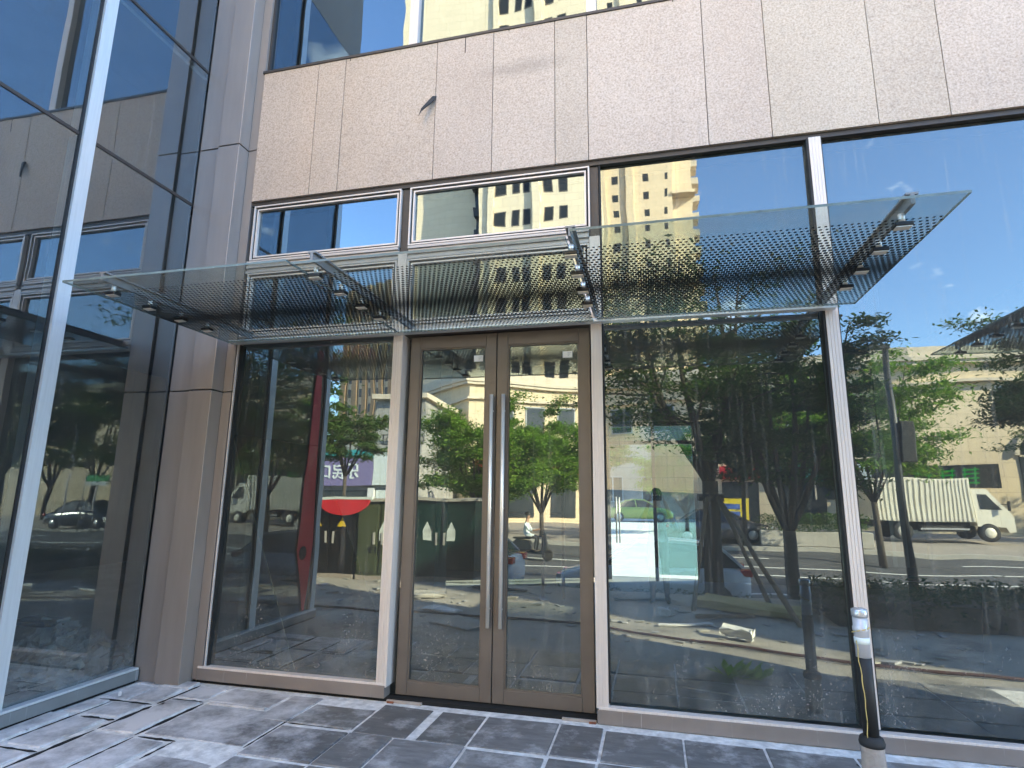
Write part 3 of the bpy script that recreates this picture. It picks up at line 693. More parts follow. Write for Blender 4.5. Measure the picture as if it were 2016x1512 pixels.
box('upper_wall', 'mass', Wg, -12.2, WX, -2.7, 8, 8.41, 13)  # unseen upper mass of the wing, added for its effect on the light
# red hanging on the wing glass out of frame, seen mirrored in the shop window
t = thing('banner', 'tall red banner with a black disc hung on the wing glass', 'banner')
m = MB(); m.prism([(-2.28, 3.55), (-2.18, 3.55), (-2.06, 1.4), (-2.03, .9), (-2.24, .125), (-2.28, .125), (-2.37, 1.0), (-2.33, 1.9)], 'x', WX+.012, WX+.02); m.build('cloth', 'red', t)
m = MB(); m.lathe([(.085, .021), (.075, .026)], 24, 'x', (WX, -2.16, .85)); m.build('disc', 'black', t)
t = thing('round_sign', 'half-round red board hanging on the black cabinet', 'sign')
m = MB(); m.prism([(-6.2+.55*math.cos(math.pi+k_*math.pi/16), 1.5+.32*math.sin(math.pi+k_*math.pi/16)) for k_ in range(17)], 'y', -6.34, -6.30); m.build('board', 'red', t)
m = MB(); m.bar((-6.8, -6.32, 1.53), (-5.6, -6.32, 1.53), .05, .05); m.build('rail', 'signwhite', t)

# debris heap inside the wing: every larger piece its own object
k = 0
looks = [('bent pale metal strip on the debris heap', 'alublue', (.5, .05, .01)), ('crumpled white can on the debris heap', 'white', (.13, .06, .06)), ('dark broken panel lying on the debris heap', 'debris', (.4, .25, .03)),
         ('black bent pipe on the debris heap', 'rubber', (.5, .04, .04)), ('grey torn board at the debris heap edge', 'board', (.35, .2, .012)), ('dark folded sheet on top of the debris heap', 'cardark', (.35, .3, .05)),
         ('small white carton by the debris heap', 'paper', (.14, .1, .1)), ('reddish brick among the debris', 'stake', (.2, .1, .06)), ('flat pale scrap lying before the debris heap', 'kerb', (.3, .12, .01))]
pos = [(-5.45, .18, .28), (-5.05, -.12, .08), (-5.8, .35, .22), (-6.2, .4, .3), (-5.2, .35, .12), (-5.9, .2, .33), (-6.3, .05, .12), (-5.0, .2, .05), (-5.3, -.35, .02)]
for (lb, mt, dm), p in zip(looks, pos):
    m = MB(); rz = random.uniform(-.9, .9); rx = random.uniform(-.5, .5)
    ax = Vector((math.cos(rz), math.sin(rz), .35*rx)); ay = Vector((-math.sin(rz), math.cos(rz), rx)); az = ax.cross(ay)
    m.obox((0,0,0), ax, az.cross(ax), az, dm[0]/2, dm[1]/2, dm[2]/2)
    bmesh.ops.subdivide_edges(m.bm, edges=m.bm.edges, cuts=2)
    for v in m.bm.verts: v.co += Vector((random.uniform(-1, 1), random.uniform(-1, 1), random.uniform(-1, 1)))*.012
    o = m.build('debris_piece', mt); o.location = p; tag(o, lb, 'debris', 'pieces of rubbish heaped inside the wing')
m = MB()
for i in range(420):
    a = random.gauss(0, .55); b = random.gauss(0, .28); h = max(0, .42-.5*abs(a)-.7*abs(b)); s_ = random.uniform(.02, .09)
    ax = Vector((random.gauss(0,1), random.gauss(0,1), random.gauss(0,.5))).normalized(); ay = ax.orthogonal(); az = ax.cross(ay)
    m.obox((a-5.55, b+.15, random.uniform(0, h)+.01), ax, ay, az, s_, s_*.5, s_*.2)
tag(m.build('rubble', 'debris'), 'heap of dark rubble on the floor inside the wing', 'rubble', kind='stuff')

# ================================================================== GLASS CANOPY
def canopy(label, panels, beams, clampx, dx=0):
    c = thing('glass_canopy', label, 'canopy', (dx, 0, 0))
    for x0, x1, z, ya in panels:
        m = MB(); fs = m.box(x0, x1, ya, -.085, z, z+.014)
        for i, f in enumerate(fs): f.material_index = 0 if i == 0 else (1 if i == 1 else 2)
        m.build('glass_panel', ['frit', 'back', 'edge'], c, norm=False)
    for x in beams:
        m = MB(); m.box(x-.010, x+.010, -1.56, -.004, 3.035, 3.085); m.box(x-.028, x+.028, -1.56, -.004, 3.0855, 3.096)
        m.build('beam', 'beam', c)
    for x in clampx:
        for y in (-1.45, -1.14, -.84, -.55):
            m = MB(); m.box(x-.042, x+.042, y-.03, y+.03, 2.962, 2.984, bev=.004); k_ = m.build('clamp', 'castiron', c)
            m = MB(); m.lathe([(.016, 2.985), (.016, 3.034)], 10, 'z', (x, y, 0)); m.build('bolt', 'steel', k_)
            box('plate', 'steel', k_, x-.036, x+.036, y-.024, y+.024, 2.957, 2.9615)
    box('wall_bracket', 'alublue', c, panels[0][0], panels[-1][1]-.12, -.083, -.012, 2.985, 3.012)
    return c
canopy('glass canopy with black dot print over the bronze doors', [(-3.845, -2.125, 2.987, -1.68), (-2.115, -.415, 2.984, -1.64), (-.385, 1.485, 3.0, -1.69)], (-3.66, -2.03, -.40, 1.30), (-3.67, -2.06, -.41, 1.285))
canopy('second glass canopy along the front, right of the first one', [(2.72, 4.5, 3.0, -1.66)], (2.9, 4.3), (2.88, 4.32))

# ================================================================== PIPE POST
t = thing('pipe_post', 'capped pipe post with black sleeve and yellow wire beside the right upright', 'post', (1.165, -.58, 0))
t.scale = (.80, .80, 1)
m = MB(); m.lathe([(.082, -.02), (.080, .10), (.074, .20), (.076, .235)], 24); m.build('concrete_foot', 'concrete', t)
m = MB(); m.lathe([(.080, .232), (.084, .25), (.074, .275), (.055, .285)], 24); m.build('collar', 'rubber', t)
m = MB(); m.lathe([(.051, .28), (.051, .70)], 24); m.build('sleeve', surf('black_sleeve', (.012, .012, .012), .65, 0, .2, 20, stain=((.2, .2, .2), 50, .77)), t)
m = MB(); m.lathe([(.049, .70), (.049, .84), (.055, .845), (.055, .865), (.049, .87), (.049, .92)], 24); m.build('pipe', surf('pale_pipe', (.55, .56, .60), .35, .2, .05, 9), t)
m = MB(); m.lathe([(.054, .922), (.056, .935), (.054, .965), (.03, .972)], 24); m.build('cap', 'carsilver', t)
m = MB(); m.lathe([(.0535, .775), (.0535, .81)], 8); m.build('clip', 'signwhite', t)
m = MB(); pts = [(.03, -.05, .86)]
for i in range(40):
    a = i/39; th = -.6-a*7.5; rad = .056+.008*math.sin(i*1.7)
    z = .87-.10*a if a < .6 else .81-.55*(a-.6)/.4
    if a > .6: th = -2.4+.25*math.sin(a*9)
    pts.append((math.cos(th)*rad, math.sin(th)*rad, z))
m.tube(pts, .0032, 6); m.build('wire', 'wire', t)

# ================================================================== LITTER, HOSE, WEED IN FRONT (mirrored in the panes)
m = MB(); pts = [(-6, -3.2, .02), (-3, -3.05, .02), (-.54, -2.87, .02), (.3, -2.5, .02), (.78, -2.38, .02), (1.8, -2.06, .02), (3.1, -1.85, .02), (4.5, -1.8, .02)]
m.tube(pts, .016, 8); tag(m.build('hose', 'hose'), 'dark red hose snaking along the pavement', 'hose')
t = thing('weed', 'leafy green weed growing from a dirt patch before the wide pane', 'plant', (.74, -1.28, 0))
m = MB()
for i in range(46):
    a = random.uniform(0, 6.28); l = random.uniform(.08, .24); e = random.uniform(.15, .9)
    d = Vector((math.cos(a)*math.cos(e), math.sin(a)*math.cos(e), math.sin(e))); s_ = d.cross(Vector((0,0,1))).normalized()*.035
    o_ = Vector((random.uniform(-.16, .16), random.uniform(-.08, .08), .01))
    m._f([m.bm.verts.new(o_), m.bm.verts.new(o_+d*l*.6+s_), m.bm.verts.new(o_+d*l), m.bm.verts.new(o_+d*l*.6-s_)])
m.build('leaves', leaf('weed_leaves', (.20, .34, .03), (.42, .50, .06)), t, norm=False)
lit = [('crumpled yellow sheet lying before the hedge', 'foil', (1.3, -4.6), (1.5, .5, .09)), ('long pale plank lying on the pavement', 'board', (-.2, -5.1), (.9, .14, .03)), ('white torn plank near the hose', 'white', (.35, -3.4), (.7, .09, .02)),
       ('flat white scrap before the left door leaf', 'paper', (-2.95, -3.35), (.55, .25, .02)), ('grey slab leaning in the lit strip of pavement', 'kerb', (-3.6, -4.4), (.6, .4, .05)), ('pale stick lying beside the tree stakes', 'stake', (.9, -4.0), (.8, .05, .04)),
       ('small white cup lying on the pavement', 'white', (.1, -3.9), (.14, .08, .08)), ('loose grey board in the doors reflection', 'board', (-2.4, -2.6), (.7, .5, .015)), ('small yellow box on the pavement', 'foil', (-.75, -3.6), (.2, .14, .08)),
       ('white bag crumpled on the pavement by the hose', 'paper', (.9, -2.75), (.35, .15, .1)), ('narrow black lath on the lit paving', 'rubber', (-2.6, -5.2), (1.0, .06, .03))]
for lb, mt, p, dm in lit:
    m = MB(); rz = random.uniform(-.5, .5); ax = Vector((math.cos(rz), math.sin(rz), 0)); ay = Vector((-math.sin(rz), math.cos(rz), 0))
    m.obox((0,0,0), ax, ay, (0,0,1), dm[0]/2, dm[1]/2, dm[2]/2); bmesh.ops.subdivide_edges(m.bm, edges=m.bm.edges, cuts=3)
    for v in m.bm.verts:
        v.co.x += random.uniform(-1, 1)*.02; v.co.y += random.uniform(-1, 1)*.02; v.co.z += random.uniform(0, 1)*dm[2]*.7
    o = m.build('litter', mt); o.location = (p[0], p[1], dm[2]/2); tag(o, lb, 'litter', 'litter on the pavement')

m = MB()
for i in range(420):
    x, y = random.uniform(-6.5, 3.5), random.uniform(-6.0, -2.0); s_ = random.uniform(.01, .05)*(2 if random.random() < .1 else 1); a = random.uniform(0, 6.28)
    m.obox((x, y, .004+s_*.1), (math.cos(a), math.sin(a), random.uniform(-.15, .15)), (-math.sin(a), math.cos(a), 0), (0, 0, 1), s_, s_*random.uniform(.3, .8), s_*.12); 
    if i == 210: m.slot = 1
tag(m.build('scraps', ['board', 'debris']), 'small scraps and crumbs of rubble strewn over the pavement', 'scraps', kind='stuff')
# ================================================================== VEGETATION
def leaf_cluster(m, c, rad, n, size):
    for _ in range(n):
        d = Vector((random.gauss(0, 1), random.gauss(0, 1), random.gauss(0, .42)))
        p = c+d*rad*.5
        nrm = Vector((random.gauss(0, .6), random.gauss(0, .6), 1)).normalized(); a = nrm.orthogonal().normalized()
        q = Matrix.Rotation(random.uniform(0, 6.28), 3, nrm); a = q @ a; b = nrm.cross(a)
        s_ = size*random.uniform(.6, 1.3)
        m._f([m.bm.verts.new(p-a*s_), m.bm.verts.new(p-b*s_*.38+a*.1*s_), m.bm.verts.new(p+a*s_), m.bm.verts.new(p+b*s_*.38+a*.1*s_)])
def tree(label, loc, height, rad, z0, mat='leafd', leaves=26, size=.13, trunk=.13, limbs=6, fork=.35, stakes=False, group='street trees', lean=0, dens=1.0):
    t = thing('street_tree', label, 'tree', loc, 0, group)
    m = MB(); tips = []
    zf = z0*.75+height*.05
    top = Vector((lean*.3, 0, zf))
    m.tube([(0,0,-.1), (lean*.1, 0, zf*.5), top], [trunk*1.15, trunk, trunk*.9], 9)
    for i in range(limbs):
        a = 2*math.pi*i/limbs+random.uniform(-.4, .4); out = rad*random.uniform(.35, .75) if i else rad*.12
        e = Vector((math.cos(a)*out+lean, math.sin(a)*out*.9, height*random.uniform(.7, .96) if i else height*.97))
        mid = top.lerp(e, .45)+Vector((math.cos(a), math.sin(a), 0))*rad*.10
        m.tube([top-Vector((0,0,.08)), mid, e], [trunk*.55, trunk*.33, trunk*.10], 6)
        for k in range(9):
            f = random.uniform(.3, 1); p = top.lerp(mid, f*2) if f < .5 else mid.lerp(e, f*2-1)
            a2 = a+random.uniform(-1.6, 1.6); l = rad*random.uniform(.3, .75)*(1.15-f*.45)
            q = p+Vector((math.cos(a2)*l, math.sin(a2)*l, l*random.uniform(-.15, .45)))
            if q.z < z0: q.z = z0+random.uniform(0, .4)
            m.tube([p, p.lerp(q, .5)+Vector((0,0,.06*l)), q], [trunk*.16, trunk*.10, trunk*.05], 4, False)
            for s_ in (.35, .6, .82, 1.0): tips.append(p.lerp(q, s_))
    m.build('trunk', 'bark', t)
    m = MB()
    for p in tips:
        if random.random() > dens: continue
        leaf_cluster(m, p, rad*random.uniform(.12, .24), leaves, size)
    m.build('crown', mat, t, norm=False)
    if stakes:
        for q in ((.62, 2.2), (.75, 3.2), (-.55, 2.4)):
            m = MB(); m.tube([(q[0]*.12, .1, 1.75), (q[0], q[1], .0)], .035, 8); m.build('support_pole', 'stake', t)
        m = MB(); m.lathe([(trunk*1.5, 1.62), (trunk*1.5, 1.74)], 12); m.build('tie_band', 'rubber', t)
    return t
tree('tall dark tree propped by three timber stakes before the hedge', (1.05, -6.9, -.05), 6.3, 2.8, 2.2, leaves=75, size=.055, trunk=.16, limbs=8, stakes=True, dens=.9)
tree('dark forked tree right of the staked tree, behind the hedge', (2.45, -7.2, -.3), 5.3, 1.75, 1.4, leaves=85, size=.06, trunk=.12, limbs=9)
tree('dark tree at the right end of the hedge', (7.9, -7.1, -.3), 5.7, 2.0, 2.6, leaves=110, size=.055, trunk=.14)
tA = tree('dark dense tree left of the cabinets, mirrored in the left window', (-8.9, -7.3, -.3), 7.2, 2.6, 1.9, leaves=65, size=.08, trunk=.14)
dup(tA, (-12.6, -7.4, -.3), 2.1, 'dark dense tree furthest left along the hedge')
dup(tA, (13.2, -7.4, -.3), 4.0, 'dark dense tree along the hedge beyond its right end')
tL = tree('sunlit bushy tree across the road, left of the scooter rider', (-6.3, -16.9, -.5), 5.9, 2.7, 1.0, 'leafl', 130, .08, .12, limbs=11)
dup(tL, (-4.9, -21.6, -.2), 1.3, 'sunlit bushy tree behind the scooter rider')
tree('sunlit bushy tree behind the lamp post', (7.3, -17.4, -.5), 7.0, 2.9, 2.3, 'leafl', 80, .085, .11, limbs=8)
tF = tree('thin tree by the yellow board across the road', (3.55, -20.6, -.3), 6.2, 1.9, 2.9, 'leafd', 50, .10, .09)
dup(tF, (6.2, -24.2, -.15), 1.0, 'thin tree growing behind the planter wall', scale=1.15)
dup(tF, (-14.6, -21.2, -.2), 2.0, 'thin tree left of the shop signs', scale=1.1)
for q, rz_, lb in (((17.6, -24.4, -.15), .4, 'dark dense tree behind the silver saloon'), ((20.8, -25.2, -.15), 2.9, 'dark dense tree behind the dark saloon'), ((24.6, -24.2, -.15), 1.9, 'dark dense tree right of the dark saloon'), ((29, -25, -.15), 5.0, 'dark dense tree last but one to the right across the road'), ((33.5, -24.5, -.15), .9, 'dark dense tree furthest right across the road')):
    dup(tA, q, rz_, lb, scale=1.12)
def hedge(label, x0, x1, y0, y1, zb, h, n):
    t = thing('hedge', label, 'hedge', ((x0+x1)/2, (y0+y1)/2, zb)); cx, cy = (x0+x1)/2, (y0+y1)/2
    box('stems', 'soil', t, x0-cx+.1, x1-cx-.1, y0-cy+.1, y1-cy-.1, 0, h*.72)
    m = MB()
    for _ in range(n):
        p = Vector((random.uniform(x0, x1)-cx, random.uniform(y0, y1)-cy, h*random.uniform(.05, 1)**.6+random.gauss(0, .035)))
        leaf_cluster(m, p, .10, 3, .045)
    m.build('foliage', 'hedge', t, norm=False)
hedge('long low clipped hedge along the kerb', -15, 16, -7.3, -6.0, -.66, .52, 9000)
hedge('short clipped hedge block nearer the building on the right', 2.2, 8.5, -5.6, -3.9, 0, .42, 4200)
# planter wall with shrubs across the road
t = thing('planter', 'pale planter wall with shrubs across the road', 'planter', (5.9, -21.3, -.3))
box('wall', 'kerb', t, -1.7, 2.3, -.6, .6, 0, .62, bev=.02); m = MB()
for _ in range(500): leaf_cluster(m, Vector((random.uniform(-1.6, 2.2), random.uniform(-.5, .5), .65+random.uniform(0, .7))), .22, 5, .07)
m.build('shrubs', 'leafd', t, norm=False)

# ================================================================== VEHICLES
def car(label, loc, rz, paint, kind='sedan', group='cars'):
    t = thing('parked_car', label, 'car', loc, rz, group)
    # stations along length: x, z_bottom, z_belt, half width
    Lh = 2.2
    st = [(-2.2, .42, .66, .62), (-2.1, .25, .78, .78), (-1.7, .22, .90, .86), (-.9, .20, .95, .89), (.3, .20, .95, .89), (1.0, .20, .94, .88), (1.7, .22, .84, .85), (2.05, .26, .70, .76), (2.2, .40, .60, .60)]
    if kind == 'hatch': st[0] = (-2.05, .42, .80, .68); st[1] = (-2.0, .26, .92, .80); st[2] = (-1.6, .22, .96, .87)
    m = MB(); rings = []
    for x, zb, zt, w in st:
        zm = (zb+zt)/2
        rings.append([m.bm.verts.new(p) for p in ((x, -w*.9, zb), (x, -w, zb+.08), (x, -w*1.01, zm), (x, -w*.97, zt-.06), (x, -w*.86, zt), (x, 0, zt+.025), (x, w*.86, zt), (x, w*.97, zt-.06), (x, w*1.01, zm), (x, w, zb+.08), (x, w*.9, zb))])
    for a, b in zip(rings, rings[1:]):
        for i in range(len(a)):
            f = m._f([a[i], a[(i+1) % len(a)], b[(i+1) % len(a)], b[i]]); f.smooth = True
    m._f(rings[0]); m._f(rings[-1][::-1])
    # roof
    rs = {'sedan': [(-1.55, .93, .74), (-.85, 1.38, .60), (-.2, 1.45, .62), (.35, 1.42, .61), (1.25, .93, .74)], 'hatch': [(-1.9, .98, .76), (-1.45, 1.40, .62), (-.5, 1.50, .64), (.3, 1.46, .62), (1.2, .93, .76)]}[kind]
    n = len(rs); A = [[m.bm.verts.new((x, -w*.9, z+.01)), m.bm.verts.new((x, 0, z+.035)), m.bm.verts.new((x, w*.9, z+.01))] for x, z, w in rs[1:-1]]
    for a, b in zip(A, A[1:]):
        for i in range(2): m._f([a[i], a[i+1], b[i+1], b[i]])
    for s_ in (-1, 1):
        for (x, z, w), (x2, z2, w2) in zip(rs, rs[1:]): m.bar((x, s_*w*.93, z), (x2, s_*w2*.93, z2), .05, .06)
        m.bar((-.15, s_*.80, .95), (-.25, s_*.60, 1.43), .05, .07)
    m.build('body', paint, t)
    for s_ in (-1, 1):
        m = MB(); poly = [(x, s_*w*.935, z) for x, z, w in rs]; a = [m.bm.verts.new(p) for p in poly]; b = [m.bm.verts.new((p[0], p[1]-s_*.04, p[2])) for p in poly]
        m._f(a); m._f(b[::-1])
        for i in range(n): m._f([a[i], a[(i+1) % n], b[(i+1) % n], b[i]])
        m.build('side_window', 'win', t)
    for (a_, b_, nm) in ((rs[0], rs[1], 'rear_window'), (rs[-1], rs[-2], 'windscreen')):
        m = MB(); q = [m.bm.verts.new(p) for p in ((a_[0], -a_[2]*.9, a_[1]), (a_[0], a_[2]*.9, a_[1]), (b_[0], b_[2]*.9, b_[1]), (b_[0], -b_[2]*.9, b_[1]))]
        q2 = [m.bm.verts.new((v.co.x*.97, v.co.y, v.co.z-.02)) for v in q]; m._f(q); m._f(q2[::-1])
        for i in range(4): m._f([q[i], q[(i+1) % 4], q2[(i+1) % 4], q2[i]])
        m.build(nm, 'win', t)
    for x in (-1.32, 1.36):
        for s_ in (-1, 1):
            m = MB(); m.lathe([(.22, -.09), (.31, -.10), (.325, -.06), (.325, .06), (.31, .10), (.22, .09)], 20, 'y', (x, s_*.83, .32)); w_ = m.build('wheel', 'tyre', t)
            m = MB(); m.lathe([(.205, .085), (.20, .10), (.05, .108)], 12, 'y', (x, s_*.83, .32)) if s_ > 0 else m.lathe([(.05, -.108), (.20, -.10), (.205, -.085)], 12, 'y', (x, s_*.83, .32)); m.build('rim', 'rim', w_)
    xe = st[0][0]
    for s_ in (-1, 1):
        box('tail_lamp', 'redlamp', t, xe-.03, xe+.22, s_*.48, s_*.80, .70 if kind == 'sedan' else .80, .82 if kind == 'sedan' else .95, bev=.02)
        box('headlight', 'headlamp', t, 1.98, 2.19, s_*.42, s_*.70, .58, .68, bev=.02)
    return t
cg = 'cars along the street'
c1 = car('white hatchback parked behind the hedge, red tail lamp showing', (-.05, -9.7, zp(-9.7)+.04), R(180), 'carwhite', 'hatch', cg)
dup(c1, (-5.5, -10.4, zp(-10.4)-.02), None, 'white hatchback parked ahead of the other one, only its tail mirrored in the doors', cg)
car('grey saloon parked under the thin tree across the road', (2.6, -21.9, zp(-21.9)), R(0), 'cargrey', 'sedan', cg)
car('dark saloon parked on the far pavement beyond the truck', (20.6, -20.9, zp(-20.9)), R(180), 'cardark', 'sedan', cg)
car('silver saloon parked beside the green street sign', (17.2, -21.3, zp(-21.3)), R(90), 'carsilver', 'sedan', cg)
car('green saloon parked on the plaza behind the building', (-.9, 36, 0), R(0), 'cargreen', 'sedan', cg)
def truck(label, loc, rz):
    t = thing('box_truck', label, 'truck', loc, rz, None)
    m = MB(); m.box(-2.6, 1.15, -.95, .95, .78, 2.55)
    k_ = 22
    for i in range(k_):
        x = -2.55+3.65*i/(k_-1)
        for s_ in (-1, 1): m.box(x-.045, x+.045, s_*.95, s_*.985, .82, 2.50)
    m.build('cargo_box', 'truck', t)
    m = MB(); m.prism([(1.22, .62), (1.22, 2.15), (1.75, 2.15), (2.45, 1.35), (2.62, 1.05), (2.62, .45), (2.35, .40), (2.25, .62)], 'y', -.88, .88); cab = m.build('cab', 'truck', t)
    for s_ in (-1, 1):
        m = MB(); m.prism([(1.42, 1.35), (1.42, 1.95), (1.72, 1.95), (2.22, 1.38)], 'y', s_*.872, s_*.888); m.build('side_window', 'win', cab)
        box('headlight', 'headlamp', cab, 2.56, 2.64, s_*.5, s_*.82, .68, .86, bev=.02)
        m = MB(); m.bar((2.2, s_*.9, 1.6), (2.35, s_*1.12, 1.6), .02, .02); m.box(2.33, 2.37, s_*1.05, s_*1.17, 1.35, 1.72); m.build('mirror', 'rubber', cab)
    m = MB(); v = [m.bm.verts.new(p) for p in ((1.80, -.78, 2.12), (1.80, .78, 2.12), (2.46, .8, 1.38), (2.46, -.8, 1.38), (1.78, -.78, 2.08), (1.78, .78, 2.08), (2.42, .8, 1.36), (2.42, -.8, 1.36))]
    for q in ((0,1,2,3),(7,6,5,4),(0,4,5,1),(1,5,6,2),(2,6,7,3),(3,7,4,0)): m._f([v[i] for i in q])
    m.build('windscreen', 'win', cab)
    m = MB(); m.box(-2.5, 1.2, -.4, .4, .5, .74); m.box(-.9, .7, -.9, -.6, .38, .62); m.box(-.9, .7, .6, .9, .38, .62); m.build('chassis', 'rubber', t)
    for s_ in (-1, 1): box('side_guard', 'winframe', t, -.95, .9, s_*.91, s_*.935, .46, .53)
    for x in (-1.55, 1.62):
        for s_ in (-1, 1):
            m = MB(); m.lathe([(.24, -.11), (.36, -.12), (.375, -.07), (.375, .07), (.36, .12), (.24, .11)], 22, 'y', (x, s_*.80, .375)); w_ = m.build('wheel', 'tyre', t)
            m = MB(); m.lathe([(.22, .10), (.21, .115), (.06, .125)], 12, 'y', (x, s_*.8, .375)) if s_ > 0 else m.lathe([(.06, -.125), (.21, -.115), (.22, -.10)], 12, 'y', (x, s_*.8, .375)); m.build('rim', 'truck', w_)
    return t
tk = truck('cream box truck with ribbed cargo box behind the lamp post', (11.6, -24.0, zp(-24)+.12), R(-3))

# scooter and rider
t = thing('scooter', 'black motor scooter waiting on the far side of the road', 'scooter', (-4.2, -15.6, zp(-15.6)))
m = MB()
for x in (-.58, .58): m.lathe([(.14, -.05), (.21, -.05), (.22, 0), (.21, .05), (.14, .05)], 18, 'y', (x, 0, .22)); 
m.build('wheels', 'tyre', t)
m = MB(); m.prism([(-.75, .42), (-.5, .66), (-.05, .62), (.0, .34), (.35, .32), (.45, .9), (.55, .92), (.60, .45), (.45, .22), (-.3, .22), (-.45, .38)], 'y', -.14, .14); m.build('body', 'cardark', t)
box('seat', 'rubber', t, -.62, -.02, -.15, .15, .665, .74, bev=.03)
m = MB(); m.tube([(.46, -.32, 1.0), (.5, 0, 1.04), (.46, .32, 1.0)], .016, 8); m.tube([(.52, 0, .85), (.5, 0, 1.04)], .025, 8); m.build('handlebar', 'pole', t)
def sit(c):
    if c.z > 1.30: return 3 if c.z > 1.34 else 3
    if c.z > .78 and c.x < .30: return 0
    return 1 if c.z > .36 and c.x < .5 and c.z < .9 else (2 if c.z < .36 else 3)
P_ = thing('person', 'person in a white shirt sitting astride the black scooter', 'person', (-4.4, -15.6, zp(-15.6)))
ch = [[((0,0,.82), (.15,.12)), ((0,0,1.0), (.14,.11)), ((.02,0,1.22), (.17,.11)), ((.03,0,1.33), (.07,.06)), ((.05,0,1.42), (.06,.06)), ((.07,0,1.51), (.095,.085)), ((.07,0,1.60), (.07,.07))]]
for s_ in (-1, 1):
    ch.append([((.02,0,1.22), (.17,.11)), ((.03,s_*.19,1.24), .055), ((.15,s_*.25,1.0), .045), ((.42,s_*.28,1.02), .035), ((.50,s_*.28,1.03), .035)])
    ch.append([((0,0,.82), (.15,.12)), ((.08,s_*.12,.80), .09), ((.42,s_*.17,.74), .07), ((.34,s_*.17,.40), .05), ((.32,s_*.17,.32), .045), ((.46,s_*.17,.29), .04)])
skin('body', ch, P_, ('signwhite', 'trousers', 'shoe', 'skin'), 1, sit)
m = MB(); bmesh.ops.create_uvsphere(m.bm, u_segments=14, v_segments=8, radius=.115)
for v in m.bm.verts: v.co = Vector((v.co.x*.95+.055, v.co.y*.88, max(v.co.z, -.03)*.95+1.57))
m.build('hair', 'hair', P_)

# ================================================================== STREET FURNITURE
t = thing('lamp_post', 'dark lamp post with a signal box, mirrored in the right-hand pane', 'lamp post', (6.35, -12.6, zp(-12.6)))
m = MB(); m.tube([(0,0,0), (0,0,3.2), (0,0,6.35)], [.11, .09, .08], 12); m.build('pole', 'pole', t)
box('signal_box', 'pole', t, .09, .42, -.14, .14, 3.3, 4.4, bev=.02); box('lamp_head', 'pole', t, -.5, .12, -.09, .09, 6.35, 6.5, bev=.03)
t = thing('street_sign', 'green street name sign on a pole across the road', 'sign', (18.6, -19.2, zp(-20)+.1))
m = MB(); m.tube([(0,0,0), (0,0,2.2)], .04, 10); m.build('pole', 'alu', t); box('name_plate', 'green', t, -.75, .75, -.02, .02, 2.35, 2.65); box('lower_plate', 'signwhite', t, -.75, .75, -.02, .02, 2.15, 2.345)
for i, x in enumerate((19.9, 20.9, 17.9)): 
    tp = thing('thin_post', ['thin pale post left of the green street sign', 'thin pale post furthest left of the street sign', 'thin pale post right of the street sign'][i], 'post', (x, -19.6, zp(-20)), 0, 'thin posts across the road')
    m = MB(); m.tube([(0,0,0), (0,0,2.9)], .03, 8); m.build('shaft', 'alu', tp); m = MB(); m.lathe([(.07, 0), (.07, .03)], 10); m.build('base', 'pole', tp)
def cabinet(label, x0, x1, y0, y1, zb, h, mat, facemat, stickers, tri, num):
    t = thing('utility_cabinet', label, 'cabinet', ((x0+x1)/2, (y0+y1)/2, zb), 0, 'utility cabinets'); w, d = (x1-x0)/2, (y1-y0)/2
    box('body', mat, t, -w, w, -d, d, .1, h); box('roof', 'kerb', t, -w-.06, w+.06, -d-.06, d+.06, h+.001, h+.06); box('base', 'concrete', t, -w, w, -d, d, 0, .099)
    for i in (0, 1):
        a = -w+.04+i*w; dd = box('door', facemat, t, a, a+w-.08, d, d+.02, .16, h-.06)
        m = MB(); m.box(a+(w-.16 if i == 0 else .02), a+(w-.12 if i == 0 else .06), d+.021, d+.04, h*.45, h*.6); m.build('handle', 'steel', dd)
    for sx in stickers:
        m = MB(); m.prism([(sx-.09, h*.50), (sx+.09, h*.50), (sx+.09, h*.62), (sx, h*.74), (sx-.09, h*.62)], 'y', d+.021, d+.024); m.build('warning_label', 'signwhite', t)
    for sx in tri:
        m = MB(); m.prism([(sx-.10, h*.66), (sx+.10, h*.66), (sx, h*.66+.2)], 'y', d+.021, d+.024); m.build('warning_triangle', 'yellowp', t)
    if num: text('number', '119', 'black', t, (num, d+.026, h*.38), .2)
    return t
cabinet('wide dark green cabinet with two white warning labels', -4.86, -3.45, -7.15, -6.45, -.1, 1.58, 'cabinet', 'cabinet', (-.30, .22), (), None)
cabinet('olive cabinet marked 119 left of the wide green one', -5.94, -4.98, -7.1, -6.45, -.1, 1.56, 'cabinetside', 'cabinetside', (.1,), (), -.05)
cabinet('black cabinet with yellow warning triangles furthest left', -7.05, -6.0, -7.1, -6.45, -.1, 1.57, 'cabdark', 'cabdark', (), (-.3, .25), None)
t = thing('notice_board', 'yellow notice board with blue panels behind the grey saloon', 'board', (3.5, -22.9, zp(-22.9)+.1))
box('board', 'yellow', t, -.6, .6, -.03, .03, .45, 1.75)
for z in (.95, 1.3): box('blue_panel', 'blue', t, -.45, .2, .031, .04, z, z+.24)
for x in (-.5, .5): m = MB(); m.tube([(x, 0, 0), (x, 0, .45)], .03, 8); m.build('leg', 'pole', t)

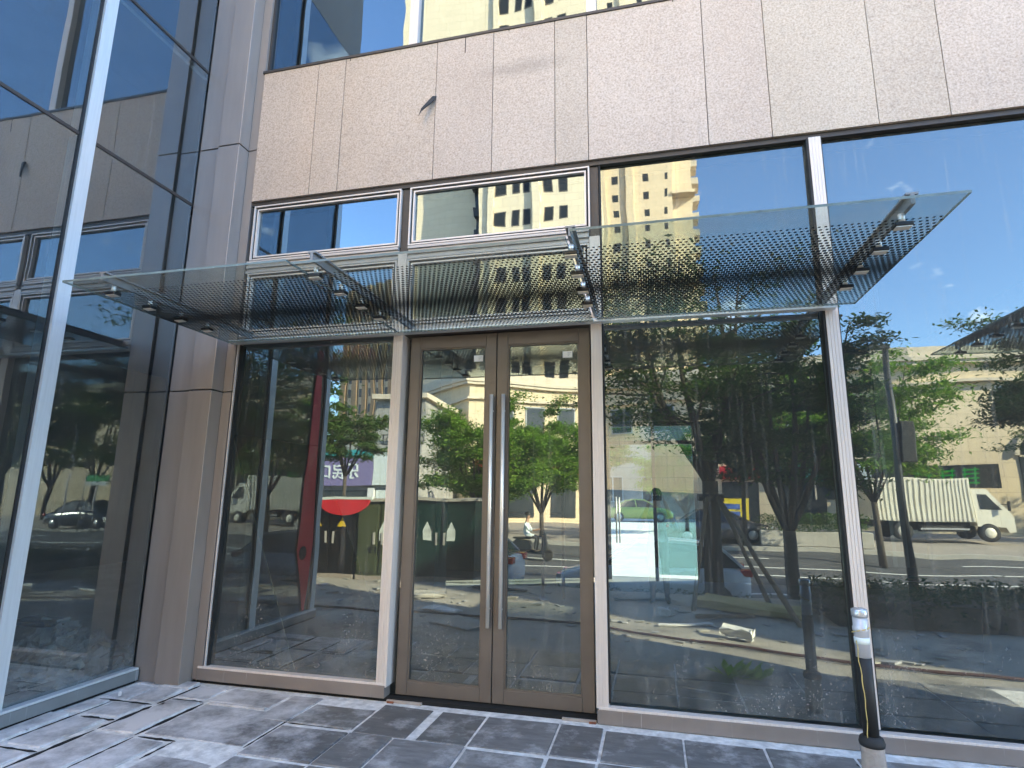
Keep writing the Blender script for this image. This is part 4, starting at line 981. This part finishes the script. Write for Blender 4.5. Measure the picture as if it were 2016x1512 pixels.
# ================================================================== FAR BUILDINGS
def bwin(parent, w, h, x, y, z, rz=0, mats=('winframe', 'win'), proto={}):
    key = (round(w, 2), round(h, 2), mats)
    if key not in proto:
        m = MB(); m.box(-w/2, w/2, -.16, .02, 0, .09); m.box(-w/2, w/2, -.16, .02, h-.09, h); m.box(-w/2, -w/2+.09, -.16, .02, .09, h-.09); m.box(w/2-.09, w/2, -.16, .02, .09, h-.09)
        if w > 1.3: m.box(-.05, .05, -.14, .01, .09, h-.09)
        f = m.build('window', mats[0], parent); m = MB(); m.box(-w/2+.09, w/2-.09, -.05, .012, .09, h-.09); m.build('pane', mats[1], f); proto[key] = f
    else:
        src = proto[key]; f = src.copy(); COL.objects.link(f); f.parent = parent
        for ch in src.children: c = ch.copy(); COL.objects.link(c); c.parent = f
    f.location = (x, y, z); f.rotation_euler = (0, 0, rz); return f
# tower near (A); lower left bay set back so it falls in shade
t = thing('apartment_tower', 'sunlit cream apartment tower with its lower left bay set back to put it in shade', 'building', (0, -50, 0), 0, 'apartment towers')
box('wall', 'creamt', t, -17, -5.3, -16, 0, 0, 82); box('shade_setback', 'creamt', t, -27.2, -17.02, -16, -4.2, 0, 44); box('upper_wing', 'creamt', t, -27.2, -17.02, -16, -.01, 44.01, 82); box('balcony_strip', 'win', t, -18.6, -17.3, -4.19, -3.9, 10, 82)
m = MB()
for zz in range(12, 82, 3): m.box(-18.7, -17.2, -3.88, -3.1, zz, zz+1.0)
m.build('balcony', 'pole', t)
m = MB(); m.box(-11.2, -10.4, .005, .5, 0, 82); m.box(-15.9, -15.2, .005, .35, 0, 82); m.build('pilaster', 'creamt', t)
nw = 0; rest = MB()
for fl in range(3, 24):
    for x, w in ((-14.6, 1.2), (-13.0, .8), (-11.9, .8), (-9.6, .95), (-8.1, .95)):
        z = fl*3.3
        if nw < 96 and fl > 5: bwin(t, w, 1.75, x, .0, z, 0, ('farframe', 'farwin')); nw += 1
        else: rest.box(x-w/2, x+w/2, -.05, .03, z, z+1.75)
o = rest.build('far_windows', 'farwin', t); o['kind'] = 'stuff'
# tower far (B)
t = thing('apartment_tower', 'far cream apartment tower with small square windows and balconies at its right edge', 'building', (0, -88, 0), 0, 'apartment towers')
box('wall', 'creamt', t, -14, 5.0, -18, 0, 0, 105); box('side_wing', 'creamt', t, 5.01, 8.4, -18, -1.5, 0, 105)
m = MB()
for x0, x1 in ((-7.2, -6.2), (-2.6, -1.2)): m.box(x0, x1, .004, .6, 0, 105)
for z in range(20, 105, 16): m.box(4.9, 8.7, -1.48, .3, z, z+.5)
m.build('pilaster', 'creamt', t)
for fl in range(8, 32): 
    z = fl*3.2; bc = box('balcony', 'trim', t, 8.41, 9.6, -5, -1.6, z, z+1.1)
nw = 0; rest = MB()
for fl in range(6, 32):
    for x, w in ((-8.6, .9), (-4.6, 1.1), (.9, .9), (3.9, .5)):
        z = fl*3.2+.6
        if nw < 96 and fl > 7: bwin(t, w, 1.4, x, 0, z, 0, ('farframe', 'farwin')); nw += 1
        else: rest.box(x-w/2, x+w/2, -.05, .03, z, z+1.4)
o = rest.build('far_windows', 'farwin', t); o['kind'] = 'stuff'
# tower C
t = thing('apartment_tower', 'distant striped cream and brown tower seen above the shops', 'building', (-58, -105, 0), R(20), 'apartment towers')
box('wall', 'creamt', t, -9, 9, -14, 0, 0, 47)
for i in range(6): box('stripe', 'brownt', t, -8+i*2.9, -6.7+i*2.9, .004, .5, 0, 47.3)
m = MB()
for i in range(6):
    for fl in range(3, 15): m.box(-6.3+i*2.9, -5.4+i*2.9, .002, .08, fl*3.1, fl*3.1+1.7)
o = m.build('windows', 'win', t); o['kind'] = 'stuff'; o.name = 'far_windows'
# mall
t = thing('shopping_mall', 'cream shopping mall with cornices and arched windows across the road', 'building')
fp = [(-20, -39.5), (-11.6, -31.2), (-4, -36.5), (3, -34.2), (14.4, -31.4), (17.3, -31.4), (46, -31.0)]
def wallrun(m, off, z0, z1, pts=fp, close=True):
    P = [Vector((x, y)) for x, y in pts]; out = []
    for i, p in enumerate(P):
        a = (P[i]-P[i-1]).normalized() if i else (P[1]-P[0]).normalized(); b = (P[i+1]-P[i]).normalized() if i < len(P)-1 else a
        n = (Vector((-a.y, a.x))+Vector((-b.y, b.x))).normalized(); out.append(p+n*off)
    poly = [(p.x, p.y) for p in out]+[(46, -58), (-20, -58)]
    m.prism(poly, 'z', z0, z1)
m = MB(); wallrun(m, 0, -.2, 9.0); m.build('wall', 'cream', t)
m = MB(); wallrun(m, .32, 7.9, 8.05); wallrun(m, .38, 8.95, 9.15); wallrun(m, .5, 9.151, 9.35); m.build('cornice', 'trim', t)
m = MB(); wallrun(m, .12, 9.351, 10.0); m.build('parapet', 'trim', t)
def on(i, f, off=.02):
    a, b = Vector(fp[i]), Vector(fp[i+1]); d = (b-a).normalized(); p = a.lerp(b, f); n = Vector((-d.y, d.x)); return p+n*off, math.atan2(d.y, d.x)
for i, fs in ((0, (.3, .62)), (1, (.25, .5, .78)), (2, (.3, .7)), (3, (.2, .45, .7)), (5, (.06, .17, .3, .45))):
    for f in fs:
        p, a = on(i, f); bwin(t, 1.5, 1.75, p.x, p.y, 5.9, a)
for i, f in ((0, .45), (3, .55), (3, .85), (5, .1), (5, .28)):
    p, a = on(i, f, .03); m = MB(); prof = [(-1.3, 0), (1.3, 0), (1.3, 2.2)]+[(1.3*math.cos(k*math.pi/12), 2.2+1.3*math.sin(k*math.pi/12)) for k in range(1, 12)]+[(-1.3, 2.2)]
    m.prism(prof, 'y', -.1, .03); aw = m.build('arched_window', 'win', t); aw.location = (p.x, p.y, 1.7); aw.rotation_euler = (0, 0, a)
    m = MB()
    for k in range(12):
        a1, a2 = k*math.pi/12, (k+1)*math.pi/12; m.bar((1.42*math.cos(a1), .08, 2.2+1.42*math.sin(a1)), (1.42*math.cos(a2), .08, 2.2+1.42*math.sin(a2)), .2, .2)
    m.box(-.05, .05, .031, .08, 0, 3.4); m.box(-1.28, 1.28, .031, .08, 2.1, 2.2); m.build('arch_trim', 'trim', aw)
p, a = on(0, .8, .05); bx = box('louvre', 'winframe', t, -.5, .5, -.1, .1, 5.6, 7.6); bx.location = (p.x, p.y, 0); bx.rotation_euler = (0, 0, a)
for i, f, w, mt in ((3, .2, 2.4, 'red'), (3, .5, 2.6, 'teal'), (3, .72, 1.8, 'signwhite'), (5, .22, 2.6, 'blue'), (5, .40, 2.8, 'red'), (1, .4, 2.0, 'yellowp'), (1, .75, 2.0, 'red')):
    p, a = on(i, f, .06); fs_ = box('shop_fascia', mt, t, -w/2, w/2, -.04, .25, 2.75, 3.5); fs_.location = (p.x, p.y, 0); fs_.rotation_euler = (0, 0, a)
    sw = box('shop_window', 'win', fs_, -w/2+.1, w/2-.1, -.03, .02, .2, 2.6)
for i, f, z in ((0, .15, 4.6), (1, .38, 4.9), (1, .64, 4.7), (3, .33, 4.8), (5, .12, 5.0), (5, .24, 4.7)):
    p, a = on(i, f, .05); ac = box('air_conditioner', 'signwhite', t, -.42, .42, 0, .32, z, z+.6, bev=.02); ac.location = (p.x, p.y, 0); ac.rotation_euler = (0, 0, a)
# led shop sign, red signs on the mall front
t = thing('led_sign', 'green lit sign above the shop behind the truck', 'sign', (15.0, -30.6, 2.3))
box('panel', 'cabdark', t, -2.6, 2.6, -.1, .1, 0, 1.1)
for x in (-1.5, -.3, .9): 
    m = MB()
    for k_ in range(4): m.box(x, x+.8, .101, .12, .2+k_*.2, .27+k_*.2)
    m.box(x+.1, x+.17, .101, .121, .15, .95); m.box(x+.6, x+.67, .101, .121, .15, .95); m.build('lit_stroke', 'led', t)
t = thing('banner_sign', 'upright red shop banner with white lettering beyond the sunlit tree', 'sign', (-9.2, -26.0, 1.1)); box('panel', 'red', t, -.3, .3, -.06, .06, 0, 2.6); text('lettering', '弘\n超', 'signwhite', t, (0, .07, .75), .45)
m = MB(); m.tube([(0, -.1, -1.3), (0, -.1, 2.7)], .04, 8); m.build('post', 'pole', t)
t = thing('box_sign', 'yellow box sign beside the upright red banner', 'sign', (-8.45, -26.2, 3.3)); box('panel', 'yellowp', t, -.35, .35, -.08, .08, 0, .8); box('lower_panel', 'yellowp', t, -.35, .3, -.08, .08, -1.9, -.7); m = MB(); m.tube([(0, -.12, -3.5), (0, -.12, .7)], .04, 8); m.build('post', 'pole', t)
# shop on the left
t = thing('corner_shop', 'low grey shop block with signboards left of the cabinets', 'building', (-16.4, -26, -.15))
box('wall', 'fence', t, -3.6, 3.6, -8, 0, 0, 4.6); box('upper_wall', 'fence', t, .6, 3.6, -7.9, -.3, 4.6, 7.2); box('roof_slab', 'trim', t, -3.8, 3.9, -8.1, .3, 7.2, 7.5) if 0 else box('cornice', 'trim', t, .4, 3.9, -8.0, .15, 7.21, 7.5)
box('shop_window', 'win', t, -2.4, .5, .002, .06, .3, 2.0); box('shop_window', 'signwhite', t, .9, 2.9, .002, .06, .3, 2.0); box('pillar', 'white', t, -3.5, -2.6, .002, .2, 0, 2.1); box('pillar', 'white', t, .55, .85, .002, .2, 0, 2.1)
bwin(t, 1.2, 1.7, 2.5, -.28, 5.0)
m = MB(); m.box(1.2, 3.6, -.02, .02, 4.62, 4.68); m.box(1.2, 3.6, -.02, .02, 5.15, 5.2)
for i in range(4): 
    m.box(1.3+i*.62, 1.36+i*.62, -.02, .02, 4.68, 5.15); c_ = Vector((1.67+i*.62, 0, 4.92))
    for k_ in range(10):
        a1, a2 = k_*math.pi/5, (k_+1)*math.pi/5; m.bar(c_+Vector((.17*math.cos(a1), 0, .17*math.sin(a1))), c_+Vector((.17*math.cos(a2), 0, .17*math.sin(a2))), .03, .04)
o = m.build('balcony_rail', 'pole', t)
s1 = box('signboard', 'purple', t, -3.3, .75, .002, .35, 2.25, 3.75); box('fascia', 'teal', t, -3.3, .75, .002, .38, 3.76, 4.15)
text('lettering', '乐民口', 'signwhite', s1, (-1.2, .37, 3.0), .85, ext=.02, bold=.012)
s2 = box('signboard', 'signwhite', t, .78, 3.5, .002, .3, 2.25, 4.1)
# concrete boundary behind, fence panel
m = MB(); m.box(-3, 3.4, -26.3, -26.0, -.2, 1.9); tag(m.build('boundary_wall', 'fence'), 'grey concrete wall behind the grey saloon', 'wall')
# unseen block added on the right to shade the near trees and pavement
t = thing('shade_block', 'unseen block added further right to shade the near trees and pavement', 'building', (18, 0, 0))
box('wall', 'mass', t, 0, 12, -.5, 5.2, 0, 13)
for i in range(5):
    for k_ in range(3): bwin(t, 1.6, 1.8, 1.5+i*2.1, -.52, 2+k_*4.2, R(180))

# ================================================================== PHOTOGRAPHER (mirrored in the panes)
t = thing('person', 'person in dark clothes holding up a phone, facing the glass front', 'person', (.06, -4.98, 0))
def who(c):
    if c.z > 1.44: return 2
    if c.z > .93: return 0 if not (c.y > .22 and c.z > 1.2) else 2
    return 1 if c.z > .09 else 3
ch = [[((0,0,.95), (.15,.11)), ((0,0,1.10), (.135,.10)), ((0,.01,1.28), (.165,.11)), ((0,0,1.40), (.11,.08)), ((0,.01,1.48), (.055,.055)), ((0,.03,1.55), (.062,.07)), ((0,.03,1.62), (.075,.09)), ((0,.02,1.69), (.065,.075)), ((0,.02,1.72), (.03,.03))]]
for s_ in (-1, 1):
    ch.append([((0,.01,1.28), (.165,.11)), ((s_*.19,0,1.37), .058), ((s_*.27,.10,1.12), .046), ((s_*.17,.30,1.38), .036), ((s_*.115,.375,1.535), .027), ((s_*.10,.40,1.575), (.03,.016))])
    ch.append([((0,0,.95), (.15,.11)), ((s_*.09,0,.88), .095), ((s_*.10,.01,.50), .062), ((s_*.11,-.01,.28), .055), ((s_*.11,-.02,.09), .042), ((s_*.12,.05,.045), .045), ((s_*.13,.16,.035), .035)])
skin('body', ch, t, ('shirt', 'trousers', 'skin', 'shoe'), 2, who)
for s_ in (-1, 1):
    for i, (dz, ln) in enumerate(((.022, .075), (.006, .082), (-.010, .076), (-.024, .06))):
        skin('finger', [[((s_*.102, .402, 1.578+dz), .0085), ((s_*.099, .408+ln*.35, 1.582+dz), .008), ((s_*.088, .405+ln*.38, 1.585+dz), .0075), ((s_*.078, .403+ln*.3, 1.586+dz), .006)]], t, ('skin',), 1)
    skin('thumb', [[((s_*.10, .395, 1.60), .010), ((s_*.082, .392, 1.622), .009), ((s_*.066, .40, 1.615), .007)]], t, ('skin',), 1)
m = MB(); bmesh.ops.create_uvsphere(m.bm, u_segments=18, v_segments=12, radius=.1)
for v in m.bm.verts: v.co = Vector((v.co.x*.86, v.co.y*1.02+.012, max(v.co.z, -.02 if v.co.y > .02 else -.075)*.9+1.665))
m.build('hair', 'hair', t)
m = MB(); m.tube([(0, .115, 1.625), (0, .138, 1.60), (0, .12, 1.592)], [.008, .014, .010], 8); m.build('nose', 'skin', t)
for s_ in (-1, 1):
    m = MB(); m.tube([(s_*.082, .02, 1.60), (s_*.094, .015, 1.63), (s_*.084, .02, 1.655)], [.01, .014, .01], 6); m.build('ear', 'skin', t)
    m = MB(); m.lathe([(.003, .117), (.012, .112)], 10, 'y', (s_*.032, 0, 1.635)); m.build('eye', 'black', t)
m = MB(); m.tube([(-.025, .112, 1.563), (0, .118, 1.561), (.025, .112, 1.563)], .005, 6); m.build('mouth', 'redlamp', t)
ph = thing('phone', 'dark phone held level in both hands', 'phone', (.06, -4.585, 1.585), R(13))
box('case', 'cardark', ph, -.075, .075, -.004, .004, -.037, .037, bev=.002); m = MB(); m.box(-.075, -.035, .0042, .006, 0, .036); m.build('camera_plate', 'black', ph)

# block added across the plaza to cut the bright sky behind the lobby
t = thing('plaza_sky_blocker', 'stone block added across the plaza to cut the bright sky in the rear entrance', 'building', (0, 42, 0))
box('wall', 'mass', t, -14, 14, 0, 10, 0, 11)
for i in range(7): bwin(t, 1.6, 2.0, -9+i*3, -.02, 1.2)
dup(tF, (-2.2, 24, 0), .7, 'thin tree on the plaza behind the building', 'plaza trees')
dup(tL, (1.6, 25.5, 0), 1.7, 'bushy tree on the plaza before the stone block', 'plaza trees', scale=.8)
